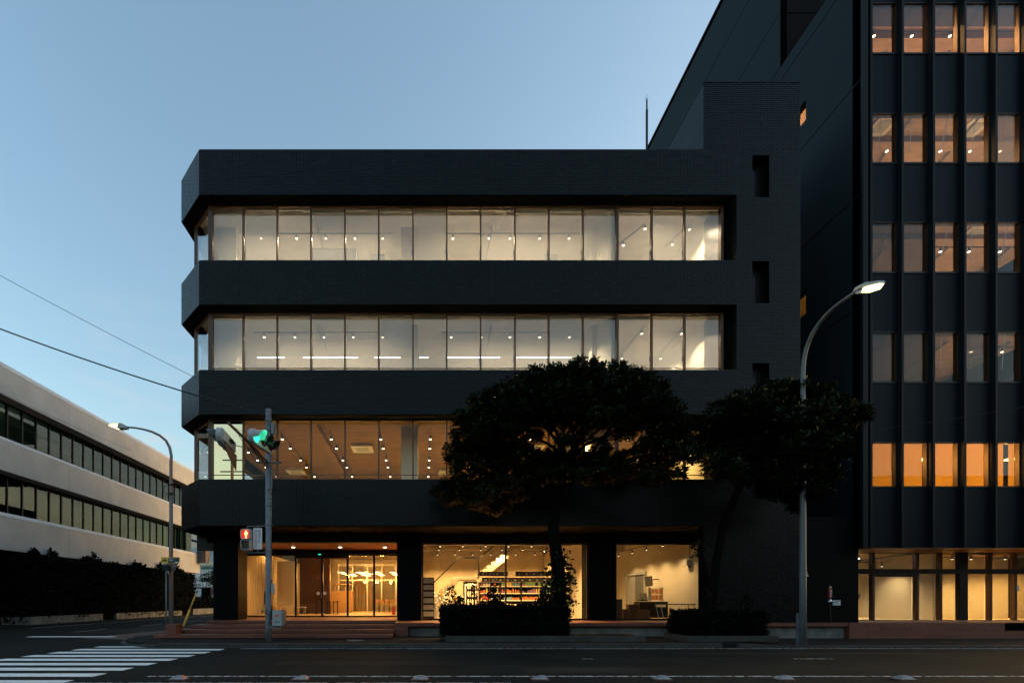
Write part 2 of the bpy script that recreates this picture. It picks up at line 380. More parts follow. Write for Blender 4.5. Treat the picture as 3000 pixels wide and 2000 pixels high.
obj('kerb_stone', MB().add([(9.3,14.0,0),(10.6,14.0,0),(10.6,14.145,0),(9.3,14.145,0),(9.3,14.0,.126),(10.6,14.0,.056),(10.6,14.145,.056),(9.3,14.145,.126)],[(0,3,2,1),(4,5,6,7),(0,1,5,4),(1,2,6,5),(2,3,7,6),(3,0,4,7)]), 'kerb', sidewalk2)
for i in range(18): inst('kerb_stone', ks2, (11.11+i, 14.075, 0), sidewalk2)
for (x, y, r) in ((14.5, 16.0, .3), (16.9, 15.4, .34)):
    obj('manhole_cover', MB().lathe([(r,0),(r,.008),(r-.03,.01),(r-.05,.006)], (x,y,.05), 20), 'blackmetal', sidewalk2)
obj('manhole_cover', MB().lathe([(.27,0),(.27,.006),(.24,.008)], (-2.1,15.2,SW), 20), 'conc', sidewalk)
sw3 = tag(obj('sidewalk_across', MB().box(-26,-20.2,10,70,-.05,.1), 'sidewalk'), kind='structure')
tag(obj('near_pavement', MB().box(-60,60,-8,-3.2,-.05,.12), 'sidewalk'), kind='structure')

# ------------------------------------------------------------------ the low black brick building
YB = 16.9                                   # front face of the brick bands
BX0, BX1, CH = -7.85, 13.37, 1.26
BACK = 44.0
ob = thing('office_building', (2, 28, 0), 'low black brick office building with lit window strips and chamfered corner', 'building')
BANDS = [(4.03, 5.644), (7.95, 9.506), (11.82, 13.375), (15.69, 17.29)]
REV = 11.12
def plan(off):                              # outline of the floor plate, pulled in by off
    k = off*(math.sqrt(2)-1)
    return [(BX0+k, YB+off), (REV, YB+off), (REV, BACK-off), (BX0-CH+off, BACK-off), (BX0-CH+off, YB+CH+k)]
CL = .022
bands = []
def ring_wall(mb, o0, o1, z0, z1):
    P, Q = plan(o0), plan(o1); Q = [(Q[0][0],Q[0][1])]+Q[1:]
    for i in (0, 2, 3, 4):
        j = (i+1) % 5
        mb.prism([P[i], P[j], Q[j], Q[i]], z0, z1)
for zi, (z0, z1) in enumerate(BANDS):
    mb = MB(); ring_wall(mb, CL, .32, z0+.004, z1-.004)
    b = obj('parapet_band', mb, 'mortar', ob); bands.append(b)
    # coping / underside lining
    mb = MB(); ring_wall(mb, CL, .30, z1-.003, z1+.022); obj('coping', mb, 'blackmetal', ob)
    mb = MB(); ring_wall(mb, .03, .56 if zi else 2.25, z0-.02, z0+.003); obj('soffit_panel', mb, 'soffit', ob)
def wallseg(mb, x0, x1, z0, z1): mb.box(x0, x1, YB+CL, YB+.32, z0, z1)
# stair block with its three slit windows
SX = [(2209.8, 2253.5)]
sx0, sx1 = X(2209.8, YB), X(2253.5, YB)
SL = [(Z(577, YB), Z(456.5, YB)), (Z(885.8, YB), Z(764.6, YB)), (Z(1186, YB), Z(1063.7, YB))]
ST0, STT = 9.95, 19.64
mb = MB()
wallseg(mb, REV+CL, sx0-.07, .58, 17.29); wallseg(mb, sx1, BX1, .58, 17.29); wallseg(mb, ST0+CL, BX1, 17.29, STT-.005); wallseg(mb, ST0, REV, .58, BANDS[0][0]-.02)
zs = [.58]+[v for s in SL[::-1] for v in s]+[17.29]
for i in range(0, 8, 2): wallseg(mb, sx0-.07, sx1, zs[i], zs[i+1])
for (a0, a1) in SL: mb.box(sx0-.07, sx0, YB+CL, YB+.32, a0, a0+(a1-a0)*.62)
for (za, zb) in ((BANDS[0][1], BANDS[1][0]), (BANDS[1][1], BANDS[2][0]), (BANDS[2][1], BANDS[3][0])):   # reveal return beside the glass
    mb.box(REV+CL, REV+.16, YB+.32, YB+1.4, za, zb)
mb.box(ST0+CL, ST0+.32, YB+.32, 40, 17.29, STT-.005); mb.box(BX1-.32, BX1-CL, YB+.32, BACK, .58, STT-.005)
mb.box(ST0+.32, BX1-.32, 39.6, 40, 17.29, STT-.01)
sb = obj('stair_block_wall', mb, 'mortar', ob)
obj('stair_block_roof', MB().box(ST0+.1, BX1-.1, YB+.1, 39.8, STT-.25, STT-.05), 'blackwall', ob)
obj('stair_block_coping', MB().box(ST0-.015, BX1+.015, YB-.015, YB+.3, STT, STT+.04).box(ST0-.015, ST0+.3, YB+.301, 40, STT, STT+.04), 'blackmetal', ob)
obj('roof_bracket', MB().box(BX1+.012, BX1+.12, YB+.2, YB+.6, STT-.5, STT+.1), 'blackmetal', ob)
for (a0, a1) in SL:                        # slit windows set deep in the wall
    f = obj('slit_window', MB().box(sx0-.07, sx1, YB+.36, YB+.40, a0-.02, a1+.02).box(sx1-.03,sx1-.005,YB+.25,YB+.355,a0,a1), 'blackmetal', ob)
    f2 = obj('slit_frame', MB().box(sx0+.17, sx0+.215, YB+.30, YB+.357, a0, a0+(a1-a0)*.72), 'bronze', f)
# bricks: running bond, 300 of them as pieces, the rest joined
BW, BH, JT = .227, .060, .0105
brick_mb = MB(); nbrick = [0]
def brick(p0, u, n, l, z, th=.0225):
    """one brick slip: p0 its lower left on the face line, u along the face, n outward"""
    h = BH; q = []
    for (s, d, zz) in ((0,0,0),(l,0,0),(l,th,0),(0,th,0),(0,0,h),(l,0,h),(l,th,h),(0,th,h)):
        q.append((p0[0]+u[0]*s+n[0]*d, p0[1]+u[1]*s+n[1]*d, z+zz))
    return q
QF = [(0,1,2,3)[::-1],(4,5,6,7)[::-1],(0,1,5,4)[::-1],(1,2,6,5)[::-1],(2,3,7,6)[::-1],(3,0,4,7)[::-1]]
proto = {}
def place_brick(p0, u, n, l, z, parent, single):
    th = .0215+random.random()*.004
    if single:
        key = (round(u[0],2), round(l, 3))
        if key not in proto:
            b = MB(); b.add(brick((0,0), u, n, l, 0), QF); proto[key] = mesh('brick', b, 'brick')
        inst('brick', proto[key], (p0[0], p0[1], z), parent)
    else:
        brick_mb.add(brick(p0, u, n, l, z, th), QF)
def brick_face(o, u, n, length, z0, z1, holes=(), singles=None, parent=None):
    """o = start point of the face line (core surface), holes = (s0,s1,z0,z1)"""
    nc = round((z1-z0)/.0705); ch = (z1-z0)/nc
    for c in range(nc):
        z = z0+c*ch+.004
        iv = [(0, length)]
        for (s0, s1, h0, h1) in holes:
            if h0 < z+BH*.7 and h1 > z+BH*.3:
                nv = []
                for a_, b_ in iv:
                    if s1 <= a_ or s0 >= b_: nv.append((a_, b_)); continue
                    if s0 > a_: nv.append((a_, s0))
                    if s1 < b_: nv.append((s1, b_))
                iv = nv
        off = (BW+JT)/2*(c % 2)
        for a_, b_ in iv:
            k = math.floor((a_-off)/(BW+JT))
            while True:
                s = off+k*(BW+JT); e = s+BW; k += 1
                if s >= b_: break
                s2, e2 = max(s, a_), min(e, b_)
                if e2-s2 < .008: continue
                sg = singles is not None and singles(s2, z) and nbrick[0] < 300
                if sg: nbrick[0] += 1
                place_brick((o[0]+u[0]*s2, o[1]+u[1]*s2), u, n, e2-s2, z, parent, sg)
r2 = math.sqrt(.5)
for i in range(3, -1, -1):
    z0, z1 = BANDS[i]; P = plan(CL)
    brick_face((P[0][0], P[0][1]), (1,0), (0,-1), REV-P[0][0], z0, z1, (), lambda s, z: s < .62, bands[i])
    L = math.dist(P[0], P[4])
    brick_face((P[4][0], P[4][1]), (r2,-r2), (-r2,-r2), L, z0, z1, (), (lambda s, z: s > L-.40) if i in (2, 3) else None, bands[i])
hl = [(sx0-.07-REV, sx1-REV, a0+(a1-a0)*.62, a1) for a0, a1 in SL]+[(sx0-REV, sx1-REV, a0, a0+(a1-a0)*.62+.01) for a0, a1 in SL]
brick_face((REV+.001, YB+CL), (1,0), (0,-1), BX1-REV, .60, 17.29, hl)
brick_face((ST0, YB+CL), (1,0), (0,-1), BX1-ST0, 17.295, STT)
brick_face((ST0, YB+CL), (1,0), (0,-1), REV-ST0, .60, BANDS[0][0]-.02)
for (za, zb) in ((BANDS[0][1], BANDS[1][0]-.021), (BANDS[1][1], BANDS[2][0]-.021), (BANDS[2][1], BANDS[3][0]-.021)): brick_face((REV+CL, YB+1.38), (0,-1), (-1,0), 1.38-CL, za, zb)
brick_face((ST0+CL, 32), (0,-1), (-1,0), 32-YB-CL, 17.295, STT)
brick_face((BX1-CL, YB+CL), (0,1), (1,0), 8, .6, STT)
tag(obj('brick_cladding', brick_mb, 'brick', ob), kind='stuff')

# columns, beams, ground floor frame
CX = [(-8.19, -7.21), (-.96, .01), (6.60, 7.63)]
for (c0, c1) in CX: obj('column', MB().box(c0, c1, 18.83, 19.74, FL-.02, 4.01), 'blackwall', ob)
DY = 21.75                                   # entrance doors
GY = 18.95                                   # shop windows
obj('fascia_beam', MB().box(-7.205, -.965, 18.9, 19.2, 3.675, 4.008), 'darkbronze', ob)
obj('fascia_beam', MB().box(.015, 6.595, 18.86, 19.2, 3.65, 4.008), 'darkbronze', ob)
obj('fascia_beam', MB().box(7.635, 11.6, 18.86, 19.2, 3.65, 4.008), 'darkbronze', ob)
obj('fascia_beam', MB().box(-9.0, -8.195, 19.2, 19.5, 3.4, 4.008), 'darkbronze', ob)
sf = obj('entrance_soffit', MB().box(-8.6, -.3, 19.2, DY+.1, 3.70, 3.9), 'soffit', ob)
pk = mesh('plank', MB().box(-.064,.064,0,DY-19.22,0,.018), 'plank')
x = -8.5
while x < -.4:
    inst('plank', pk, (x, 19.21, 3.681), sf); x += .134
for k, px in enumerate((735, 859, 996.7, 1127.5)):
    p = at(px, 1601, 20.46)
    t = thing('downlight', (p[0], p[1], 3.66), '%s recessed round downlight from the street corner in the plank soffit over the entrance' % ORD[k], 'downlight', 'entrance downlights')
    obj('trim_ring', MB().lathe([(.085,-.001),(.085,.02),(.07,.02),(.07,0)], (p[0],p[1],3.662), 18), 'white', t)
    obj('lens', MB().lathe([(.05,-.022),(.075,-.014),(.08,-.004),(.08,.012)], (p[0],p[1],3.662), 18), 'lens_w', t)
    ld = bpy.data.lights.new('downlight_beam', 'SPOT'); ld.energy = 90; ld.spot_size = 2.0; ld.spot_blend = .7; ld.color = (1,.68,.36); ld.shadow_soft_size = .06
    lo = bpy.data.objects.new('downlight_beam', ld); link(lo, t); lo.location = (0,0,-.04)
# interior shell: slabs, ceilings, walls
for i, (z0, z1) in enumerate(BANDS):
    P = plan(.34)
    obj('floor_slab', MB().prism(P, z0+.50, z0+.90), 'carpet' if i < 3 else 'blackwall', ob)
    obj('ceiling_board', MB().prism(plan(.345), z0+.485, z0+.497), 'ceil2' if i == 1 else ('rawconc' if i == 0 else 'ceiling'), ob)
    # head box behind the band's lower edge
obj('ground_floor_slab', MB().box(-8.9,-.94,DY+.06,BACK,.4,FL+.004).box(-.939,11.4,19.0,BACK,.4,FL), 'infloor', ob)
for i in range(1, 4):
    z0 = BANDS[i-1][0]+.90; zc = BANDS[i][0]+.485
    obj('back_wall', MB().box(-8.6, 11.0, 30, 30.2, z0, zc), 'inwall', ob)
    for x in (-4.3, 3.0):
        obj('ceiling_beam', MB().box(x-.2, x+.2, 17.9, 30, zc-.22, zc), 'ceil2' if i == 1 else 'ceiling', ob)
    obj('ceiling_beam', MB().box(-8.3, 10.9, 18.05, 18.45, zc-.30, zc-.002), 'ceil2' if i == 1 else 'ceiling', ob)
    for (c0, c1) in CX: obj('inner_column', MB().box(c0+.15, c1-.15, 19.0, 19.7, z0, zc), 'inwall', ob)
    obj('end_wall', MB().box(10.93, 11.1, 18.3, 30, z0, zc), 'inwall', ob)
    if i > 1: obj('partition_wall', MB().box(6.95, 7.15, 17.55, 30, z0, zc), 'inwall', ob)
# window strips
GW = YB+.47
mull_px = [713.8, 813, 911.9, 1011, 1110, 1210, 1308.6, 1407.7, 1508, 1607, 1707, 1807, 1908, 2004]
XR = 10.92
pn_cache = {}
for i in range(1, 4):
    z0, z1 = BANDS[i-1][1], BANDS[i][0]
    Q = plan(.47); xl = Q[0][0]
    xs = [xl+.06]+[X(p, GW) for p in mull_px]+[XR-.06]
    fr = MB()
    fr.box(xl, XR, GW-.05, GW+.05, z1-.075, z1-.022).box(xl, XR, GW-.05, GW+.05, z0+.024, z0+.075)
    fr.box(xl, XR, GW-.022, GW+.022, z0+.27, z0+.295)
    fr.box(XR-.1, XR, GW-.06, GW+.3, z0+.03, z1-.03)
    win = obj('window_strip', fr, 'bronze', ob)
    obj('end_return', MB().box(XR-.09, XR-.002, GW+.301, 18.36, z0+.03, z1+.47), 'darkbronze', ob); obj('slot_soffit', MB().box(XR, REV+.02, YB+.563, YB+1.4, z1-.02, z1+.003), 'soffit', ob)
    for k, x in enumerate(xs):
        wd = .045 if k in (0, 12, len(xs)-1) else .026
        obj('mullion', MB().box(x-wd, x+wd, GW-.07, GW+.05, z0+.076, z1-.076), 'bronze', win)
        if 0 < k < len(xs)-1 and i > 1:
            obj('latch', MB().box(x-.045, x-.029, GW+.051, GW+.075, z0+.55, z0+.75), 'chrome', win)
    for k in range(len(xs)-1):
        mt = 'mirror' if (i == 1 and k == 0) else ('glass_clear' if i == 1 else 'glass_up')
        obj('pane', MB().box(xs[k]+.03, xs[k+1]-.03, GW-.004, GW+.004, z0+.076, z1-.076), mt, win)
        if i > 1:
            top = z1-.10-.12*(k % 3 == 0)-.05*((k*7) % 5 == 0); 
            obj('blind', MB().box(xs[k]+.035, xs[k+1]-.035, GW+.10, GW+.104, z0+.05, top), ['blind','blind_b','blind','blind_c','blind'][(k*7+i*3) % 5], win)
            obj('blind_headrail', MB().box(xs[k]+.03, xs[k+1]-.03, GW+.075, GW+.13, top, top+.05), 'white', win)
    # chamfer window and the side return
    A, Bp = Vector((Q[0][0], Q[0][1], 0)), Vector((Q[4][0], Q[4][1], 0)); d = (Bp-A).normalized(); n = Vector((-r2,-r2,0))
    def rail(p, q, zz0, zz1, wd=.05):
        nn = Vector((d.y,-d.x,0)); return [tuple((p+nn*wd)[:2]), tuple((q+nn*wd)[:2]), tuple((q-nn*wd)[:2]), tuple((p-nn*wd)[:2])]
    mb = MB()
    mb.prism(rail(A+d*.03, Bp-d*.03, 0, 0), z1-.075, z1-.023).prism(rail(A+d*.03, Bp-d*.03, 0, 0), z0+.024, z0+.075)
    mb.box(Q[0][0]-.06, Q[0][0]-.001, GW-.06, GW+.06, z0+.025, z1-.024)
    mb.box(Q[4][0]-.05, Q[4][0]+.06, Q[4][1]-.05, Q[4][1]+.12, z0+.025, z1-.024)
    cw = obj('corner_window', mb, 'bronze', ob)
    obj('pane', MB().prism(rail(A+d*.09, Bp-d*.07, 0, 0, .004), z0+.076, z1-.076), 'glass_up', cw)
    if i > 1: obj('blind', MB().prism([(x_+.1, y_+.1) for x_, y_ in rail(A+d*.02, Bp-d*.1, 0, 0, .002)], z0+.05, z1-.5), 'blind', cw)
    obj('side_glazing', MB().box(Q[4][0]-.004, Q[4][0]+.004, Q[4][1]+.13, 30, z0+.03, z1-.03), 'glass_up', ob)

# ground floor glazing
def glaze(name, xs, y, z0, z1, m='blackmetal', fw=.03, parent=ob, tops=None, gl='glass'):
    f = obj(name, MB().box(xs[0]-fw, xs[-1]+fw, y-.05, y+.05, z0-.07, z0), m, parent)
    obj('head_rail', MB().box(xs[0]-fw, xs[-1]+fw, y-.05, y+.05, z1, z1+.06), m, f)
    for x in xs: obj('mullion', MB().box(x-fw, x+fw, y-.05, y+.05, z0+.001, z1-.001), m, f)
    for a_, b_ in zip(xs[:-1], xs[1:]): obj('pane', MB().box(a_+fw+.002, b_-fw-.002, y-.005, y+.005, z0+.002, z1-.002), gl, f)
    return f
zt = Z(1626, DY); zb = Z(1802, DY)
ef = glaze('entrance_glazing', [X(p, DY) for p in (640, 721, 866.8, 944, 1018.8, 1096.3, 1166)], DY, zb, zt-.02, fw=.045)
obj('door_header', MB().box(-9, -.4, DY-.08, DY+.08, zt+.045, 3.675), 'blackmetal', ob)
obj('door_operator', MB().box(X(868,DY), X(1018,DY), DY-.12, DY-.06, zt-.14, zt-.03), 'blackmetal', ob)
obj('door_pull', MB().box(X(943,DY)-.012, X(943,DY)+.012, DY-.10, DY-.055, 1.5, 1.75), 'chrome', ob)
obj('door_sensor', MB().box(X(935,DY), X(941,DY), DY-.14, DY-.121, zt+.02, zt+.05), 'greenlamp', ob)
for px in (932, 952):                     # the small round stickers on the two sliding leaves
    obj('door_sticker', MB().lathe([(.075,0),(.075,.003)], (0,0,0), 16).xf(__import__('mathutils').Matrix.Translation((X(px,DY), DY-.009, Z(1737,DY))) @ __import__('mathutils').Matrix.Rotation(PI/2,4,'X')), 'signwhite', ob)
glaze('shop_window', [.045, X(1481.6, GY), 6.56], GY, .68, 3.59, 'darkbronze', .03)
glaze('shop_window', [7.665, 11.25], GY, .68, 3.59, 'darkbronze', .03)

# ------------------------------------------------------------------ steps, plinth, planter walls
def tiles(name, x0, x1, y0, y1, z0, z1, n, parent, jit=.004, off=0.0, m='rtile'):
    """a course of tile blocks with open joints"""
    w_ = (x1-x0)/n; cuts = [x0]+[x0+w_*(k+off) for k in range(0 if off else 1, n)]+[x1]
    cuts = sorted(set(round(c, 4) for c in cuts if x0 <= c <= x1))
    for a_, b_ in zip(cuts[:-1], cuts[1:]):
        if b_-a_ < .05: continue
        obj('tile', MB().box(a_+.004, b_-.004, y0-random.random()*jit, y1, z0+.003, z1-.002+random.random()*.002), m, parent)
stp = thing('entrance_steps', (-4.5, 16.5, SW), 'four broad red brown tiled steps climbing to the glass entrance', 'steps')
RS = (FL-SW)/4
edges = [18.2, 17.46, 16.66, 15.9]; lefts = [-8.2, -8.45, -8.68, -8.9]
for k in range(4):
    zt_ = FL-RS*k; 
    core = obj('step', MB().box(lefts[k]+.02, -.95, edges[k]+.03, 23 if k == 0 else 22-k*.3, zt_-RS, zt_-.012), 'mortar', stp)
    tiles('tile', lefts[k], -.945, edges[k], edges[k]+.36, zt_-RS*.86, zt_, 8, core, off=.37*(k % 2))
    yy = edges[k]+.36
    nxt = DY-.1 if k == 0 else edges[k-1]+.02
    while yy < nxt-.05:
        y2 = min(yy+.42, nxt); tiles('tile', lefts[k], -.945, yy+.006, y2, zt_-.012, zt_, 8, core, jit=0, off=.37*(k % 2)); yy = y2
    # returns on the side street
    obj('tile', MB().box(lefts[k]-.001, lefts[k]+.018, edges[k]+.37, 22, zt_-RS, zt_), 'rtile', core)
pier = thing('pier_block', (-8.45, 16.4, .37), 'small red brown block at the corner end of the steps', 'block')
for c in range(2): obj('tile', MB().box(-8.64, -8.29, 16.16, 16.6, .245+.17*c+.002, .245+.17*(c+1)), 'rtile', pier)
plinth = thing('plinth', (7, 17.3, SW), 'long red brown tiled plinth with stained concrete base under the shop windows', 'plinth')
obj('concrete_base', MB().box(-.46, 14.98, 16.98, 18.1, SW-.1, .47), 'conc', plinth)
obj('core', MB().box(-.93, 15, 16.9, 19.6, .46, .59), 'mortar', plinth)
tiles('tile', -.94, 15, 16.82, 17.2, .475, .60, 18, plinth)
yy = 17.2
while yy < 18.85:
    tiles('tile', -.94, 15, yy+.006, yy+.4, .588, .60, 18, plinth, jit=0, off=.5); yy += .4
for c in range(3): tiles('tile', -.94, -.47, 16.80, 17.1, SW+.117*c, SW+.117*(c+1), 1, plinth)
rp_ = thing('tower_plinth', (20, 17, .05), 'red brown tiled block wall with low step under the tower entrance', 'plinth')
obj('core', MB().box(15.02, 28, 16.86, 19.6, 0, .585), 'mortar', rp_)
for c in range(4):
    tiles('tile', 15.005, X(2944,16.8) if c > 1 else 28, 16.80, 17.05, .05+.1375*c, .05+.1375*(c+1), 5 if c > 1 else 10, rp_, off=.5*(c % 2))
tiles('tile', 15.005, 28, 17.056, 17.7, .585, .60, 12, rp_, jit=0); tiles('tile', 15.005, 28, 17.706, 18.4, .585, .60, 12, rp_, jit=0, off=.4)

# ------------------------------------------------------------------ the tower
TX, TYF = 15.57, 16.9
tw = thing('office_tower', (21, 28, 0), 'tall dark office tower with vertical fins and amber lit windows', 'building')
TE = 25.6; TT = 32.5; TGL = TYF+.16
rows = [(Z(1423.5,TGL), Z(1297,TGL)), (Z(1118,TGL), Z(974.5,TGL)), (Z(797.4,TGL), Z(653,TGL)), (Z(477,TGL), Z(334,TGL)), (Z(156.6,TGL), Z(10,TGL)), (25.0, 26.8), (28.9, 30.7)]
BAY = 92*TGL/FPX; W0 = X(2554.6, TGL); WW = 71.5*TGL/FPX
NB = 9
# side wall in panels with recessed joints, and an open notch high up
side = obj('side_wall_core', MB().box(TX+.03, TX+.3, 17.0, 19.4, 3.24, 24.5).box(TX+.03, TX+.3, 19.4, 40, 3.24, 13.0).box(TX+.03,TX+.3,19.4,40,13.95,20.8).box(TX+.03,TX+.3,21.65,40,13.0,13.95).box(TX+.03,TX+.3,21.65,40,20.8,21.65).box(TX+.03, TX+.3, 19.4, 40, 21.65, 24.5).box(TX+.03, TX+.3, 20.8, 40, 24.5, TT-.05), 'mortar', tw)
jz = [3.24, 7.9, 11.8, 15.8, 19.85, 23.9, 24.5, 26.9, 29.9, TT]
for a_, b_ in zip(jz[:-1], jz[1:]):
    y0 = 20.8 if a_ >= 24.5 else 16.98
    segs = [(y0, 40, a_, b_)]
    if a_ == 11.8: segs = [(y0,19.4,a_,b_),(21.65,40,a_,b_),(19.4,21.65,a_,13.0),(19.4,21.65,13.95,b_)]
    if a_ == 19.85: segs = [(y0,19.4,a_,b_),(21.65,40,a_,b_),(19.4,21.65,a_,20.85),(19.4,21.65,21.65,b_)]
    for (q0, q1, s0, s1) in segs:
        e0 = .018 if s0 == a_ else 0; e1 = .018 if s1 == b_ else 0
        obj('wall_panel', MB().box(TX, TX+.028, q0, q1, s0+e0, s1-e1), 'towerwall', tw)
obj('notch_back_wall', MB().box(TX+.03, 19, 20.82, 21.0, 24.45, 26.88).box(TX+.03, 19, 20.82, 21.0, 26.92, TT), 'notch', tw)
obj('notch_floor', MB().box(TX+.05, 19, 17.1, 20.8, 24.3, 24.48), 'blackwall', tw)
obj('roof', MB().box(TX, TE+.3, 20.8, 40, TT-.2, TT), 'blackwall', tw)
obj('roof_edge', MB().box(TX-.04, TX+.3, 20.8, 40, TT+.001, TT+.09), 'blackmetal', tw)
for (q0, q1, mm) in ((20.85, 21.65, 'shade'), (13.0, 13.95, 'shade')):
    f = obj('side_window', MB().box(TX+.12, TX+.17, 19.4, 21.65, q0, q0+.05).box(TX+.12, TX+.17, 19.4, 21.65, q1-.05, q1).box(TX+.12,TX+.17,19.4,19.45,q0+.05,q1-.05), 'darkbronze', tw)
    obj('pane', MB().box(TX+.15, TX+.158, 19.45, 21.65, q0+.05, q1-.05), 'glass', f)
    obj('shade', MB().box(TX+.22, TX+.224, 19.45, 21.65, q0+.05, q1-.05), mm, f)
obj('back_wall', MB().box(TX+.3, TE, 39.7, 40, 0, TT-.25).box(TE, TE+.3, 17.1, 40, 0, TT-.25), 'blackwall', tw)
# corner pilaster and front fins
fz0, fz1 = 3.24, TT
obj('corner_pilaster', MB().box(TX, X(2542,TYF), TYF-.02, TYF+.4, fz0, 24.5), 'fin', tw)
FXK = lambda k: 15.845+1.1045*k               # left edge of each fin
fm = mesh('fin', MB().box(0, .075, 0, .26, 0, fz1-fz0), 'fin')
for k in range(NB+1): inst('fin', fm, (FXK(k), TYF, fz0), tw)
zcur = fz0
for r, (z0, z1) in enumerate(rows+[(TT, TT)]):
    for k in range(NB):
        x0 = FXK(k)+.077; x1 = FXK(k+1)-.002
        obj('spandrel_panel', MB().box(x0, x1, TGL-.005, TGL+.10, zcur, z0-.06), 'spandrel', tw)
        if r < len(rows):
            wf = obj('window', MB().box(x0, x1, TGL-.03, TGL+.08, z0-.058, z0), 'darkbronze', tw); obj('head', MB().box(x0, x1, TGL+.0, TGL+.16, z1, z1+.05), 'darkbronze', wf)
            obj('jamb', MB().box(x1-.03, x1-.002, TGL+.03, TGL+.17, z0+.001, z1-.001), 'bronze', wf)
            rr = random.Random(k*10+r)
            if r < 5:
                obj('pane', MB().box(x0, x1-.03, TGL+.03, TGL+.037, z0, z1), 'glass_clear' if r else 'glass', wf)
                if r == 0 and k != 4: obj('shade', MB().box(x0, x1-.12, TGL+.1, TGL+.104, z0, z1), 'shade', wf)
                if r == 0 and k == 4:
                    for q in (.28, .68): obj('shade', MB().box(x0+q, x0+q+.22, TGL+.1, TGL+.104, z0, z1), 'shade', wf)
                if r == 4: obj('shade', MB().box(x0, x1-.06, TGL+.1, TGL+.104, z0+(z1-z0)*.60, z1), 'darkshade', wf)
                if r in (1, 2, 3) and ((k < 2 and r < 3) or (k*3+r) % 5 == 0): obj('shade', MB().box(x0, x1-.10, TGL+.1, TGL+.104, z0, z1), 'blind2', wf)
                if r in (1, 2, 3): obj('blind_wand', MB().tube([(x0+.5+.3*rr.random(),TGL+.14,z1),(x0+.5,TGL+.14,z0+.5)],.008,5), 'white', wf)
            else:
                obj('pane', MB().box(x0, x1-.03, TGL+.03, TGL+.04, z0, z1), 'mirror', wf)
    zcur = z1+.05
for r in range(6):                           # floors inside
    zs_ = [3.3]+[rows[i][0]-.85 for i in range(1, 6)]
    if r < 6: obj('floor_slab', MB().box(TX+.32, TE, TGL+.12, 30, zs_[r], zs_[r]+.4), 'carpet', tw)
    obj('ceiling_board', MB().box(TX+.32, TE-.01, TGL+.125, 30, zs_[r]-.016, zs_[r]-.004), 'ceil3', tw)
    for q in range(4): obj('ceiling_pipe', MB().tube([(TX+.6+q*2.6, 18.2, zs_[r]-.12), (TX+2.2+q*2.6, 24, zs_[r]-.12)], .035, 6), 'galv', tw)
    if 0 < r: obj('ceiling_beam', MB().box(TX+.32, TE-.02, 19.2, 19.6, zs_[r]-.25, zs_[r]-.02), 'ceil3', tw)
obj('inner_back_wall', MB().box(TX+.32, TE, 25.5, 25.7, 3.3, 24.2), 'inwall', tw)
obj('gap_wall', MB().box(BX1+.02, 15.69, 17.2, 17.5, .60, 4.4), 'blackwall', tw)
obj('tower_soffit', MB().box(15.7, TE, TYF+.02, 18.6, 3.225, 3.239), 'plank', tw)
obj('podium_wall', MB().box(15.60, 15.9, 17.5, 25, .6, 3.22), 'blackwall', tw)
TG = 18.45
zA, zB, zC = .64, Z(1680, TG), Z(1666, TG); zD = Z(1620, TG)
tx_ = [15.95, X(2554,TG), X(2683,TG), X(2751,TG), X(2817,TG), X(2897,TG), X(2969,TG), 24.1, 25.4]
tf = MB().box(tx_[0], tx_[-1], TG-.06, TG+.06, zB, zC).box(tx_[0], tx_[-1], TG-.05, TG+.05, zA-.045, zA).box(tx_[0], tx_[-1], TG-.05, TG+.05, zD, 3.22)
tgl = obj('entrance_glazing', tf, 'darkbronze', tw)
for k, x in enumerate(tx_):
    hw = .16 if k == 4 else .045
    obj('mullion', MB().box(x-hw, x+hw, TG-.08, TG+.08, zA+.001, zB-.001).box(x-hw, x+hw, TG-.08, TG+.08, zC+.001, zD-.001), 'bronze' if k != 4 else 'darkbronze', tgl)
for a_, b_ in zip(tx_[:-1], tx_[1:]):
    obj('pane', MB().box(a_+.05, b_-.05, TG-.005, TG+.005, zA, zB), 'glass', tgl); obj('pane', MB().box(a_+.05, b_-.05, TG-.005, TG+.005, zC, zD), 'glass', tgl)
    if a_ > 16: obj('blind', MB().box(a_+.05, b_-.05, TG+.12, TG+.124, zA+.02, zB), 'slatblind', tgl)
obj('door_operator', MB().box(tx_[1]+.06, tx_[2]-.06, TG-.13, TG-.07, zB-.12, zB-.01), 'darkbronze', tgl)
obj('intercom', MB().box(tx_[6]+.02, tx_[6]+.1, TG-.1, TG-.085, 1.75, 1.95), 'white', tgl)
obj('lobby_floor', MB().box(15.9, TE, 18.3, 25.4, .5, .62), 'infloor', tw)
obj('lobby_wall', MB().box(15.92, TE, 22.6, 22.75, .62, 3.28), 'inwall', tw)
obj('lobby_wall', MB().box(20.5, 20.62, 19.2, 22.6, .62, 3.28), 'inwall', tw)
obj('lobby_yellow_wall', MB().box(20.63, TE, 20.9, 21.05, .62, 3.28), 'inwall', tw)
obj('lobby_dark_door', MB().box(17.9, 19.6, 22.52, 22.59, .62, 3.0), 'brownwall', tw)

